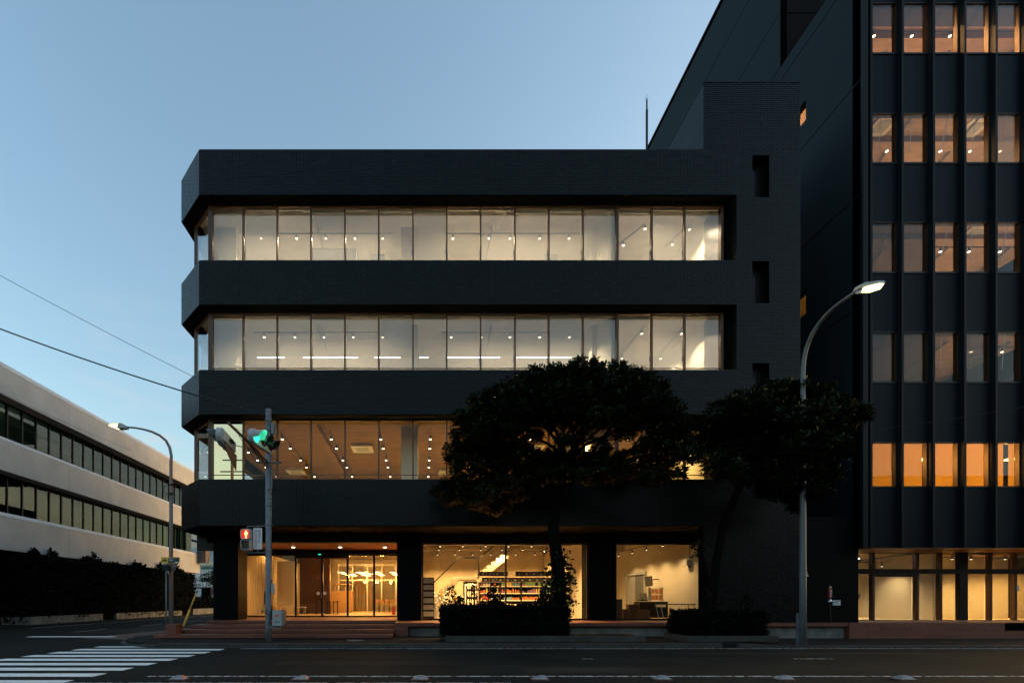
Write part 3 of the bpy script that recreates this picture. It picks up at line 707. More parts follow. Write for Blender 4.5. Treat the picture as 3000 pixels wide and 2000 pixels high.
# ------------------------------------------------------------------ lamps inside
def add_spot(parent, off, energy, col, size=2.3, rot=(0,0,0), soft=.05, kind='SPOT'):
    ld = bpy.data.lights.new('lamp_beam', kind); ld.energy = energy; ld.color = col; ld.shadow_soft_size = soft
    if kind == 'SPOT': ld.spot_size = size; ld.spot_blend = .8
    lo = bpy.data.objects.new('lamp_beam', ld); link(lo, parent); lo.location = off; lo.rotation_euler = rot
sp_mesh = {}
def spot_meshes():
    if sp_mesh: return
    b = MB().lathe([(.02,.16),(.02,.10),(.045,.095),(.055,.02),(.055,0),(.047,.004)], (0,0,0), 12); sp_mesh['body'] = mesh('spot_body', b, 'blackplastic')
    b = MB().lathe([(.046,0),(.048,-.016),(.034,-.03),(.01,-.036)], (0,0,0), 12); sp_mesh['lens'] = mesh('spot_lens', b, 'lens_w')
    b = MB().lathe([(.035,-.002),(.035,-.008),(.01,-.009)], (0,0,0), 12); sp_mesh['lensd'] = mesh('spot_lens_dim', b, 'lens_w2')
spot_meshes()
def track(pts, ceil, label, group, energy, col, every=1, railpad=.4, dim=False, body='blackplastic'):
    """ceiling track: rail hung from the ceiling, spot heads below it; pts are the lamp positions"""
    a_, b_ = Vector(pts[0]), Vector(pts[-1]); d = (b_-a_); d = d.normalized() if d.length > .01 else Vector((1,0,0))
    t = thing('track_light', a_, label, 'track light', group)
    p0 = a_-d*railpad; p1 = b_+d*railpad; zr = a_.z+.17
    sd_ = Vector((-d.y, d.x, 0))*.018
    r = MB().prism([tuple((p0+sd_)[:2]), tuple((p1+sd_)[:2]), tuple((p1-sd_)[:2]), tuple((p0-sd_)[:2])], zr, zr+.03)
    n = max(2, int((p1-p0).length/1.6)+1)
    for k in range(n):
        q = p0+(p1-p0)*((k+.25)/(n-.5)); r.tube([(q.x,q.y,zr+.03),(q.x,q.y,ceil)], .006, 5)
    obj('rail', r, body, t)
    for k, p in enumerate(pts):
        h = inst('spotlight', sp_mesh['body'], p, t); inst('lens', sp_mesh['lensd' if dim else 'lens'], p, h)
        if k % every == 0: add_spot(t, Vector(p)-a_-Vector((0,0,.05)), energy, col)
    return t
WARM, MID = (1,.70,.38), (1,.77,.49)
c4 = BANDS[3][0]+.485; c3 = BANDS[2][0]+.485; c2 = BANDS[1][0]+.485; c1 = BANDS[0][0]+.485
def P(px, py, z):                            # the point at height z seen at this pixel
    y = (z-HC)*FPX/(VY-py); return ((px-VX)*y/FPX, y, z)
track([P(p, 698, 15.74) for p in (765, 869, 954.5, 1040, 1121)], c4, 'ceiling track of five spots on the top floor, nearer the chamfered corner', 'top floor track lights', 640, MID)
track([P(p, 698, 15.74) for p in (1326.6, 1432, 1494, 1581, 1667)], c4, 'ceiling track of five spots on the top floor, middle of the strip', 'top floor track lights', 640, MID)
track([P(1826, 718.5, 15.74), P(1890, 670, 15.74)], c4, 'slanting top floor track light just past the thick mullion', 'top floor track lights', 480, MID)
track([P(1970, 716, 15.74), P(2020, 672, 15.74)], c4, 'slanting top floor track light at the stair block end', 'top floor track lights', 480, MID)
track([P(p, 987, 11.9) for p in (774, 864, 949, 1035, 1121)], c3, 'ceiling track of five spots on the third floor, nearer the chamfered corner', 'third floor track lights', 720, MID)
track([P(p, 987, 11.9) for p in (1322, 1410, 1494, 1581, 1668)], c3, 'ceiling track of five spots on the third floor, middle of the strip', 'third floor track lights', 720, MID)
track([P(1822, 1050, 11.9), P(1880, 977, 11.9)], c3, 'slanting third floor track light just past the thick mullion', 'third floor track lights', 620, MID)
track([P(1935, 1050, 11.9), P(1996, 977, 11.9)], c3, 'slanting third floor track light at the stair block end', 'third floor track lights', 620, MID)
for k, (a_, b_) in enumerate(((753,835), (888,1049), (1096,1175), (1228,1256), (1310,1466), (1513,1676))):
    p, q = Vector(P(a_,1047,11.75)), Vector(P(b_,1047,11.75))
    t = thing('linear_lamp', p, '%s hanging white linear lamp from the chamfered corner on the third floor' % ORD[k], 'ceiling lamp', 'third floor linear lamps')
    obj('housing', MB().box(p.x, q.x, p.y-.03, p.y+.03, p.z+.015, p.z+.05).tube([(p.x+.2,p.y,p.z+.05),(p.x+.2,p.y,c3)], .005, 5).tube([(q.x-.2,q.y,q.z+.05),(q.x-.2,q.y,c3)], .005, 5), 'white', t)
    obj('tube', MB().tube([(p.x+.02,p.y,p.z),(q.x-.02,q.y,q.z)], .022, 8), 'tube', t)
col2 = [(-7.74, [21.4, 22.6, 23.8, 25.6])]+[(xx, [19.66, 20.85, 22.6, 23.8, 25.6, 28]) for xx in (-5.72, -3.71, -1.67, .36, 2.4, 4.45, 6.5, 8.5, 10.2)]
for k, (xx, yy_) in enumerate(col2):
    track([(xx, y, 8.0) for y in yy_], c2, '%s track of warm spots from the chamfered corner running back across the second floor ceiling' % ORD[k], 'second floor track lights', 340, (1,.62,.18), every=2)
for k, (px, py) in enumerate(((1062,1312), (868,1380), (1310,1383), (1560,1310))):
    p = P(px, py, 8.36)
    t = thing('ceiling_cassette', p, ['square ceiling air conditioner above the middle of the second floor glazing', 'square ceiling air conditioner behind the signal arm on the second floor', 'square ceiling air conditioner low in view by the tree crown edge', 'square ceiling air conditioner hidden behind the tree crown'][k], 'air conditioner', 'second floor ceiling air conditioners')
    obj('body', MB().box(p[0]-.42,p[0]+.42,p[1]-.42,p[1]+.42,p[2]-.03,c2), 'white', t)
    obj('panel', MB().box(p[0]-.48,p[0]+.48,p[1]-.48,p[1]+.48,p[2]-.07,p[2]-.031), 'white', t)
    obj('grille', MB().box(p[0]-.28,p[0]+.28,p[1]-.28,p[1]+.28,p[2]-.085,p[2]-.071), 'signalgrey', t)
# furniture glimpsed upstairs
t = thing('cabinet', at(990, 765, 18.6), 'low dark cabinet against the top floor glass', 'cabinet'); z_=BANDS[2][0]+.9
obj('carcass', MB().box(X(914,18.6),X(1045,18.6),18.4,18.9,z_,Z(742,18.6)), 'signalgrey', t); obj('top', MB().box(X(912,18.6),X(1047,18.6),18.38,18.92,Z(742,18.6)+.001,Z(742,18.6)+.03), 'blackfab', t)
for px, nm in ((1108, 'small dark box on the top floor sill beside the cabinet'), (1612, 'small dark box on the top floor sill in the middle of the strip')):
    p = at(px, 752, 18.3); t = thing('storage_box', (p[0],18.3,p[2]-.3), nm, 'box')
    obj('box_body', MB().box(p[0]-.25,p[0]+.25,18.2,18.5,z_,p[2]-.02), 'signalgrey', t); obj('lid', MB().box(p[0]-.26,p[0]+.26,18.19,18.51,p[2]-.019,p[2]+.02), 'blackfab', t)

# tower lamps
tl = []
for r, lst in ((4, ((2560,106),(2671,106),(2783,106),(2894,105),(3010,106))), (3, ((2624,418),(2755,443),(2842,443),(2931,442),(3020,443))), (2, ((2755,737),(2838,737),(2929,737),(3020,737))), (1, ((2845,1030),(2936,1030),(3030,1030)))):
    zc = [rows[i][0]-.85 for i in range(1, 6)][r]-.016; zl = zc-.26
    pts = [P(px, py, zl) for px, py in lst]; pts[0] = pts[0]
    names = {4:'highest lit storey', 3:'second highest lit storey', 2:'third highest lit storey', 1:'fourth highest lit storey'}
    track([(p[0], pts[1][1], zl) for p in pts], zc, 'ceiling track of warm spots on the %s of the tower' % names[r], 'tower track lights', 700 if r != 4 else 900, (1,.52,.20) if r == 4 else (1,.60,.28), railpad=.5)
for k, (px, py) in enumerate(((2585,370),(2850,378),(2852,685),(2850,1055))):
    zc = [rows[i][0]-.85 for i in range(1, 6)][[3,3,2,1][k]]-.02; p = P(px, py, zc-.05)
    t = thing('ceiling_cassette', p, 'square ceiling air conditioner %s' % ['behind the outermost tower window, second highest storey','behind the fourth tower bay, second highest storey','behind the fourth tower bay, third highest storey','behind the fourth tower bay, fourth highest storey'][k], 'air conditioner', 'tower air conditioners')
    obj('panel', MB().box(p[0]-.42,p[0]+.42,p[1]-.42,p[1]+.42,zc-.06,zc), 'white', t); obj('grille', MB().box(p[0]-.25,p[0]+.25,p[1]-.25,p[1]+.25,zc-.075,zc-.061), 'signalgrey', t)
# the amber storey behind its shades, and the two side windows
for k in range(5):
    t = thing('ceiling_lamp', (16.6+k*1.75, 19.2, rows[0][1]+.05), '%s round ceiling lamp from the corner behind the amber shades' % ORD[k], 'ceiling lamp', 'amber storey lamps')
    obj('diffuser', MB().lathe([(.16,.05),(.17,.02),(.12,0)], (16.6+k*1.75,19.2,rows[0][1]+.02), 16), 'pend', t); add_spot(t, (0,0,-.12), 270, (1,.47,.095), kind='POINT', soft=.15)
for k, (zz, en) in enumerate(((21.9, 45), (14.2, 10))):
    t = thing('wall_lamp', (TX+1.1, 20.6, zz), ['lamp behind the bright side window of the tower', 'lamp behind the dim side window of the tower'][k], 'lamp', None)
    obj('diffuser', MB().lathe([(.1,.05),(.12,.02),(.08,0)], (TX+1.1,20.6,zz), 12), 'pend', t); add_spot(t, (0,0,-.1), en, (1,.72,.4), kind='POINT', soft=.1)
track([(16.3, 20.6, 2.85), (17.4, 20.6, 2.85), (18.6, 20.6, 2.85), (19.8,20.6,2.85)], 3.28, 'track of spots in the tower lobby', 'tower lobby lights', 230, (1,.66,.30), dim=True)
track([P(2790,1637,3.08),P(2845,1637,3.08),P(2897,1637,3.08),P(2945,1637,3.08),P(3010,1637,3.08)], 3.28, 'track of black spots over the glowing yellow lobby wall', 'tower lobby lights', 260, (1,.55,.15), dim=True)
t = thing('linear_lamp', (16.5,20,3.05), 'white linear ceiling lamp at the dark corner of the tower lobby', 'ceiling lamp')
obj('tube', MB().tube([(16.3,19.8,3.12),(18.1,19.8,3.12)], .022, 8), 'tube', t); obj('housing', MB().box(16.28,18.12,19.77,19.83,3.145,3.20), 'white', t); add_spot(t, (.7,-.2,-.05), 14, (1,.9,.7))
# lobby chairs
def swivel(x, y, rz, label):
    t = thing('office_chair', (x,y,FL), label, 'chair', 'lobby chairs'); 
    m = lambda b: b.xf(__import__('mathutils').Matrix.Translation((x,y,FL)) @ __import__('mathutils').Matrix.Rotation(rz,4,'Z'))
    obj('seat', m(MB().box(-.25,.25,-.25,.25,.44,.51)), 'blackfab', t)
    obj('backrest', m(MB().add([(-.23,.22,.55),(.23,.22,.55),(.23,.34,1.05),(-.23,.34,1.05),(-.23,.26,.55),(.23,.26,.55),(.23,.38,1.05),(-.23,.38,1.05)],[(0,1,2,3),(4,7,6,5),(0,4,5,1),(1,5,6,2),(2,6,7,3),(3,7,4,0)])), 'blackfab', t)
    obj('stem', m(MB().tube([(0,0,.1),(0,0,.44)],.03,8)), 'chrome', t)
    b = MB()
    for k in range(5): a5=2*PI*k/5; b.tube([(0,0,.1),(.28*math.cos(a5),.28*math.sin(a5),.05)],.02,6)
    obj('base', m(b), 'blackplastic', t)
swivel(16.75, 19.6, 2.6, 'black office chair by the dark corner pane of the tower lobby'); swivel(18.0, 20.2, -2.3, 'black office chair with swept back behind the tower sliding door')

# ------------------------------------------------------------------ ground floor interior
obj('hall_back_wall', MB().box(-8.9, .2, 37, 37.2, FL, c1), 'inwall', ob)
obj('hall_side_wall', MB().box(-8.9, -8.75, 22.5, 37, FL, c1), 'inwall', ob)
obj('hall_beige_wall', MB().box(X(812,27), X(862,27), 27, 27.3, FL, 3.6), 'inwall', ob)
obj('hall_dark_wall', MB().box(X(878,28.2), X(966,28.2), 28.2, 28.5, FL, 3.9), 'brownwall', ob)
obj('shop_wall', MB().box(-.35, -.2, 22.6, 37, FL, c1), 'rawconc', ob)
obj('shop_back_wall', MB().box(-.19, 7.9, 27.5, 27.7, FL, c1), 'rawconc', ob)
obj('shop_partition', MB().box(7.05, 7.2, 19.75, 27.5, FL, c1), 'inwall', ob)
obj('white_side_wall', MB().box(11.2, 11.35, 19.25, 29, FL, c1), 'inwall', ob)
obj('white_back_wall', MB().box(7.2, 11.2, 28.4, 28.6, FL, c1), 'inwall', ob)
for y in (20.6, 23.6, 26.6): obj('ceiling_beam', MB().box(-8.7, 11.2, y-.2, y+.2, c1-.38, c1-.002), 'rawconc', ob)
obj('ceiling_duct', MB().tube([(.2,21.8,3.98),(6.8,21.8,3.98)], .12, 12), 'galv', ob, smooth=True)
obj('ceiling_pipe', MB().tube([(7.2,22,3.98),(9.2,21.2,3.98),(11,20.8,3.98)], .04, 8).tube([(7.3,23.2,4.02),(11,22.4,4.02)], .03, 8), 'galv', ob)
# hall furniture
cu = MB(); n = 46
x0, x1 = X(723,23.3), X(800,23.3)
for k in range(n+1):
    u = x0+(x1-x0)*k/n; y = 23.3+.05*math.sin(k*1.5); cu.v += [(u,y,FL+.02),(u,y,3.55)]
for k in range(n): cu.f.append((2*k,2*k+2,2*k+3,2*k+1))
t = thing('curtain', (x0,23.3,FL), 'sheer patterned curtain behind the corner pane of the entrance', 'curtain'); obj('cloth', cu, 'curtain', t, smooth=True); obj('rail', MB().tube([(x0,23.3,3.57),(x1,23.3,3.57)],.015,6), 'chrome', t)
def tbl(name, x0, x1, y0, y1, zt, label, top='wood', leg='chrome', splay=0):
    t = thing(name, ((x0+x1)/2,(y0+y1)/2,FL), label, name.split('_')[-1]); obj('top', MB().box(x0,x1,y0,y1,zt-.04,zt), top, t)
    for sx_ in (0,1):
        for sy_ in (0,1):
            xx = x0+.05 if sx_ == 0 else x1-.05; yy_ = y0+.05 if sy_ == 0 else y1-.05
            obj('leg', MB().tube([(xx,yy_,zt-.04),(xx+splay*(1 if sx_ else -1),yy_,FL)], .018, 6), leg, t)
    return t
tbl('low_table', X(822,26), X(866,26), 25.7, 26.4, FL+.43, 'low pale table with thin legs behind the entrance glass', 'signalgrey')
tbl('low_bench', X(870,26), X(898,26), 25.6, 26.0, FL+.43, 'low bench beside the dark wall of the hall', 'signalgrey')
t = thing('slatted_bench', (X(810,25.4),25.4,FL), 'small slatted bench by the curtain in the hall', 'bench')
for k in range(5): obj('slat', MB().box(X(800,25.4),X(823,25.4),25.2+.09*k,25.26+.09*k,FL+.38,FL+.41), 'wood', t)
for xx in (800,821): obj('leg', MB().box(X(xx,25.4),X(xx+2,25.4),25.2,25.62,FL,FL+.379), 'wood', t)
for k, px in enumerate((927, 959, 967, 977, 989)):
    x = X(px, 27.2); t = thing('stanchion_post', (x,27.2,FL), '%s black stanchion post from the dark wall in the hall' % ORD[k], 'stanchion', 'hall stanchions')
    obj('post', MB().lathe([(.025,0),(.025,.66),(.04,.67),(.04,.72),(.02,.73)], (x,27.2,FL+.02), 10), 'blackmetal', t); obj('base', MB().lathe([(.15,0),(.15,.015),(.03,.03)], (x,27.2,FL), 14), 'blackmetal', t)
    if k in (0,1,3): 
        x2 = x-.42 if k == 0 else X((967,967,967,989)[k],27.2); obj('belt', MB().box(min(x,x2),max(x,x2),27.195,27.205,FL+.66,FL+.70), 'blackfab', t)
t = thing('wooden_counter', (X(1000,30),30,FL), 'tall light wood counter with shelf in the hall', 'counter')
obj('front_panel', MB().box(X(967,30),X(1032,30),30,30.5,FL,Z(1731,30)), 'wood', t); obj('shelf', MB().box(X(966,30),X(1034,30),29.9,30.6,Z(1712,30),Z(1709,30)), 'wood', t)
for px in (978, 1010): obj('shelf_post', MB().box(X(px,30),X(px+3,30),30.1,30.2,Z(1731,30)+.001,Z(1712,30)), 'wood', t)
t = thing('glass_partition', (-3,33,FL), 'white framed glass partition across the back of the hall', 'partition')
for px in (992, 1033, 1076, 1118, 1160): obj('post', MB().box(X(px,33)-.04,X(px,33)+.04,32.96,33.04,FL,3.75), 'white', t)
obj('transom', MB().box(X(990,33),X(1165,33),32.97,33.03,2.75,2.83).box(X(990,33),X(1165,33),32.97,33.03,3.76,3.9), 'white', t)
obj('glass', MB().box(X(994,33),X(1160,33),32.998,33.003,FL+.05,2.74), 'glass', t)
t = thing('wood_screen', (X(1065,35),35,FL), 'light wood screen with small square openings at the back of the hall', 'screen')
for k in range(5): obj('board', MB().box(X(1042+k*10,35),X(1050+k*10,35),35,35.06,FL,2.9-.12*k), 'wood', t)
for k in range(4):
    for j in range(2): obj('opening', MB().box(X(1044+k*10,35),X(1048.5+k*10,35),34.985,34.998,FL+.35+.5*j,FL+.65+.5*j), 'signalgrey', t)
for k in range(4):
    x = X(1103+k*15,31.5); t = thing('dining_chair', (x,31.5,FL), '%s brown chair from the wood counter at the back of the hall' % ORD[k], 'chair', 'hall chairs')
    obj('seat', MB().box(x-.2,x+.2,31.3,31.7,FL+.42,FL+.46), 'wood', t); obj('backrest', MB().box(x-.2,x+.2,31.66,31.7,FL+.55,FL+.85), 'wood', t)
    for q in ((-.18,31.32),(.15,31.32),(-.18,31.66),(.15,31.66)): obj('leg', MB().box(x+q[0],x+q[0]+.03,q[1],q[1]+.03,FL,FL+.419), 'brownwall', t)
t = thing('fire_extinguisher', (X(1153,26),26,FL), 'red fire extinguisher by the pillar inside the entrance', 'fire extinguisher')
obj('cylinder', MB().lathe([(.08,0),(.08,.38),(.03,.46),(.03,.5)], (X(1153,26),26,FL), 12), 'red', t); obj('nozzle', MB().tube([(X(1153,26),26,FL+.5),(X(1153,26)+.1,26,FL+.46),(X(1153,26)+.11,25.98,FL+.2)],.012,6), 'blackplastic', t)
dm = mesh('pendant_disc', MB().lathe([(.02,.02),(.20,.012),(.21,0),(.19,-.012)], (0,0,0), 20), 'pend'); sm_ = mesh('pendant_cap', MB().lathe([(.05,.022),(.05,.07),(.02,.10)], (0,0,0), 10).tube([(0,0,.1),(0,0,1.2)],.006,5), 'white')
k = 0
for (px, py) in ((1000,1676),(1010,1680),(1020,1683),(1026,1684.5),(1033,1681),(1038,1685),(1052,1676),(1060,1679),(1067,1683),(1071,1676.5),(1078,1686),(1084,1681),(1104,1675),(1110,1680),(1118,1684),(1150,1676),(1156,1680),(1160,1683)):
    y = 26.5+(k % 6)*1.1; p = at(px, py, y); k += 1
    t = thing('pendant_lamp', p, '%s flat glowing pendant disc, counted from the dark wall side of the hall' % ORD[k-1], 'pendant lamp', 'hall pendant lamps')
    inst('disc', dm, p, t); inst('cap', sm_, p, t)
    if k % 3 == 0: add_spot(t, (0,0,-.06), 200, (1,.44,.10), kind='POINT', soft=.15)
track([(-7.6, 23.5, 3.9), (-6.2, 23.5, 3.9), (-4.6,23.5,3.9), (-3.0,23.5,3.9), (-1.5,23.5,3.9)], c1, 'track of black spots just inside the entrance doors', 'ground floor track lights', 300, (1,.44,.11), dim=True)
# shop one
for k, (py, y, pxs) in enumerate(((1600, 20.3, (1289.5,1356,1423,1490,1557,1640)), (1611, 24, (1286,1345.6,1408.5,1470,1531,1625)), (1624, 26.2, (1282,1333,1385,1438,1510.5,1567,1650)))):
    track([(X(p,y), y, Z(py,y)) for p in pxs], c1, '%s row of black track spots from the glass in the shop with the shelves' % ORD[k], 'ground floor track lights', (820, 430, 540)[k], (1,.52,.16), dim=True)
t = thing('accent_spot', P(1594,1616,3.95), 'single glaring spot lamp turned to the street beside the tree trunk', 'spot lamp')
p = P(1594,1616,3.95); obj('body', MB().tube([(p[0],p[1]+.18,p[2]+.06),(p[0],p[1],p[2])],.06,10).tube([(p[0],p[1]+.18,p[2]+.06),(p[0],p[1]+.18,c1)],.008,5), 'blackplastic', t); obj('lens', MB().tube([(p[0],p[1]-.006,p[2]-.002),(p[0],p[1]-.012,p[2]-.004)],.055,12), 'lens_w', t)
# stairs inside the shop
t = thing('staircase', (1.5, 24.6, FL), 'pale concrete staircase with black flat handrails climbing inside the shop', 'staircase')
def flight(x0, z0, n, rise, run, y0, y1, name='tread'):
    for k in range(n): obj(name, MB().box(x0+run*k, x0+run*(k+1)+.03, y0, y1, z0+rise*k, z0+rise*(k+1)), 'inwall', t)
    obj('stringer', MB().add([(x0-.1,y0-.06,z0-.02),(x0+run*n,y0-.06,z0+rise*n-.02),(x0+run*n,y0-.06,z0+rise*n-.32),(x0+.12,y0-.06,z0-.22),(x0-.1,y0-.001,z0-.02),(x0+run*n,y0-.001,z0+rise*n-.02),(x0+run*n,y0-.001,z0+rise*n-.32),(x0+.12,y0-.001,z0-.22)],[(0,3,2,1),(4,5,6,7),(0,1,5,4),(1,2,6,5),(2,3,7,6),(3,0,4,7)]), 'inwall', t)
    obj('handrail', MB().add([(x0,y0-.1,z0+.95),(x0+run*n,y0-.1,z0+rise*n+.95),(x0+run*n,y0-.1,z0+rise*n+.87),(x0,y0-.1,z0+.87),(x0,y0-.07,z0+.95),(x0+run*n,y0-.07,z0+rise*n+.95),(x0+run*n,y0-.07,z0+rise*n+.87),(x0,y0-.07,z0+.87)],[(0,3,2,1),(4,5,6,7),(0,1,5,4),(1,2,6,5),(2,3,7,6),(3,0,4,7)]), 'blackmetal', t)
flight(-.15, FL, 11, .18, .182, 24.3, 25.5)
obj('landing', MB().box(1.86, 2.9, 24.24, 26.4, 2.45, 2.605), 'inwall', t); obj('handrail_post', MB().box(2.86,2.93,24.2,24.23,2.6,3.6).box(1.86,2.93,24.2,24.23,3.5,3.58), 'blackmetal', t)
flight(2.9, 2.6, 10, .188, .22, 24.3, 25.5)
# shelves with goods
gcols = [mat('goods_%d' % k, c, .5, .2, 8) for k, c in enumerate(((.5,.08,.06),(.6,.45,.12),(.12,.25,.40),(.55,.52,.45),(.15,.30,.12),(.40,.16,.05),(.62,.60,.56),(.22,.10,.20)))]
gm = {}
def goods(kind, k):
    if (kind,k) not in gm:
        if kind == 0: b = MB().box(-.045,.045,-.06,.06,0,.16)
        elif kind == 1: b = MB().lathe([(.04,0),(.04,.12),(.018,.16),(.018,.2)], (0,0,0), 8)
        else: b = MB().lathe([(.045,0),(.05,.02),(.05,.11),(.045,.12)], (0,0,0), 8)
        me = bpy.data.meshes.new('goods'); me.from_pydata(b.v,[],b.f); me.materials.append(gcols[k]); gm[(kind,k)] = me
    return gm[(kind,k)]
SH = 22.4
cn = ['red','mustard','blue','cream','green','brown','white','purple']; kn = ['carton','bottle','tin']
for u in range(5):
    x0 = X(1405,SH)+u*.98; x1 = x0+.96
    t = thing('store_shelf', ((x0+x1)/2,SH,FL), '%s dark gondola shelf unit from the stairs, stocked with goods' % ORD[u], 'shelf', 'shop shelf units')
    obj('back_panel', MB().box(x0,x1,SH+.42,SH+.45,FL,2.25), 'blackmetal', t)
    for xx in (x0, x1-.03): obj('upright', MB().box(xx,xx+.03,SH,SH+.419,FL,2.2), 'blackmetal', t)
    for lv in range(5):
        zl = FL+.12+.33*lv
        obj('shelf_board', MB().box(x0+.031,x1-.031,SH+.02,SH+.418,zl-.03,zl), 'white', t)
        obj('price_rail', MB().box(x0+.031,x1-.031,SH+.005,SH+.019,zl-.035,zl+.01), 'white', t)
        n = 7; c0 = random.randrange(8); kd = random.randrange(3)
        for k in range(n):
            if random.random() < .12: continue
            if random.random() < .35: c0 = random.randrange(8); kd = random.randrange(3)
            o = inst(kn[kd], goods(kd, c0), (x0+.1+k*.125, SH+.1, zl+.001)); o.scale = (1,1,.8+.5*random.random())
            tag(o, '%s %s, place %s along the %s shelf up, %s unit from the stairs' % (cn[c0], kn[kd], ['one','two','three','four','five','six','seven'][k], ORD[lv], ORD[u]), kn[kd], 'goods on the shop shelves')
bm_ = mesh('case_body', MB().box(-.155,.155,-.12,.12,0,.175), 'blackplastic'); bl_ = mesh('case_lid', MB().box(-.16,.16,-.125,.125,.176,.2), 'blackfab'); bh_ = mesh('case_label', MB().box(-.05,.05,-.128,-.1255,.05,.11), 'signalgrey')
for row in range(2):
    for k in range(13):
        x = X(1416,SH)+k*.345+(.0 if row else .12); z = 2.26+.29*row; y = SH+.18+.16*row
        if row == 1 and k in (4,): continue
        t = thing('display_case', (x,y,z), '%s black lidded case from the stairs in the %s row over the shelf units' % (ORD[k], 'upper' if row else 'lower'), 'case', '%s row of black cases' % ('upper' if row else 'lower'))
        inst('body', bm_, (x,y,z), t); inst('lid', bl_, (x,y,z), t); inst('label_plate', bh_, (x,y,z), t)
t = thing('case_rack', (X(1560,SH),SH+.3,2.2), 'slim white wire rack carrying the black cases over the shelf units', 'rack')
obj('rail', MB().box(X(1403,SH),X(1403,SH)+4.75,SH+.05,SH+.45,2.252,2.258).box(X(1403,SH),X(1403,SH)+4.75,SH+.2,SH+.5,2.535,2.545), 'white', t)
for k in range(6): obj('upright', MB().box(X(1403,SH)+k*.94,X(1403,SH)+k*.94+.02,SH+.5,SH+.52,FL,2.72), 'white', t)
t = thing('drinks_cooler', (X(1380,21.5),21.6,FL), 'upright drinks cooler with white framed glass door beside the shelves', 'cooler')
cx0, cx1 = X(1360,21.5), X(1398,21.5)
obj('cabinet', MB().box(cx0,cx1,21.56,22.1,FL,2.25), 'blackmetal', t); obj('door_frame', MB().box(cx0+.03,cx1-.03,21.5,21.555,FL+.1,FL+.16).box(cx0+.03,cx1-.03,21.5,21.555,2.05,2.12).box(cx0+.03,cx0+.08,21.5,21.555,FL+.161,2.049).box(cx1-.08,cx1-.03,21.5,21.555,FL+.161,2.049), 'white', t)
for k in range(4): obj('bottle_row', MB().lathe([(.035,0),(.035,.2),(.015,.27)], (cx0+.18,21.53,FL+.2+.36*k), 8).lathe([(.035,0),(.035,.2),(.015,.27)], (cx0+.28,21.53,FL+.2+.36*k), 8).lathe([(.035,0),(.035,.2),(.015,.27)], (cx0+.38,21.53,FL+.2+.36*k), 8), gcols[3], t)
t = thing('magazine_rack', (X(1254,20.2),20.2,FL), 'tall dark rack of papers beside the second black column', 'rack')
obj('frame', MB().box(X(1238,20.2),X(1272,20.2),20.3,20.6,FL,2.36), 'blackmetal', t)
for k in range(6): obj('pocket', MB().box(X(1240,20.2),X(1270,20.2),20.2,20.29,FL+.1+.28*k,FL+.3+.28*k), 'signalgrey', t)
for k, (px, h, cc) in enumerate(((1274,.55,'white'),(1292,.75,'white'),(1304,.6,'white'),(1322,.55,'pink'),(1340,.5,'pink'),(1350,.45,'pink'))):
    x = X(px,20.8); t = thing('potted_orchid', (x,20.8,FL), '%s potted orchid with %s blossoms from the paper rack in the shop' % (ORD[k], cc), 'orchid', 'gift orchids')
    obj('pot', MB().lathe([(.09,0),(.12,.2),(.1,.2)], (x,20.8,FL+.35), 12).box(x-.11,x+.11,20.69,20.91,FL,FL+.349), 'white' if k % 2 else 'signalgrey', t)
    b = MB(); s_ = MB()
    for st in range(4):
        a5 = st*1.6+k; tip = (x+.14*math.cos(a5), 20.8+.12*math.sin(a5), FL+.55+h*(.8+.1*st)); s_.tube([(x,20.8,FL+.5),((x+tip[0])/2,20.8,FL+.55+h*.6),tip], .006, 5)
        for q in range(8):
            f_ = q/8; cxx = x+(tip[0]-x)*f_+random.uniform(-.05,.05); czz = FL+.6+(tip[2]-FL-.6)*f_; r_ = .035+.015*random.random()
            b.lathe([(r_*.2,-r_),(r_,-.01),(r_,.01),(r_*.3,r_)], (cxx,20.8+random.uniform(-.08,.03),czz), 6)
    obj('stems', s_, 'green', t); obj('blossoms', b, 'white' if cc == 'white' else gcols[3], t)
t = thing('notice_stand', (X(1294,20.6),20.6,FL), 'small yellow notice plaque among the orchids', 'sign'); obj('plaque', MB().box(X(1290,20.5),X(1297,20.5),20.49,20.5,1.55,1.9), 'yellowsign', t); obj('stick', MB().box(X(1293,20.5),X(1294,20.5),20.5,20.51,FL,1.549), 'wood', t)
t = thing('notice_card', (X(1333,20.6),20.6,FL), 'wide pale yellow card on a stick above the pink orchids', 'sign'); obj('card', MB().box(X(1325,20.5),X(1341,20.5),20.49,20.5,1.42,1.52), 'yellowsign', t); obj('stick', MB().box(X(1332,20.5),X(1333,20.5),20.5,20.51,FL,1.419), 'wood', t)
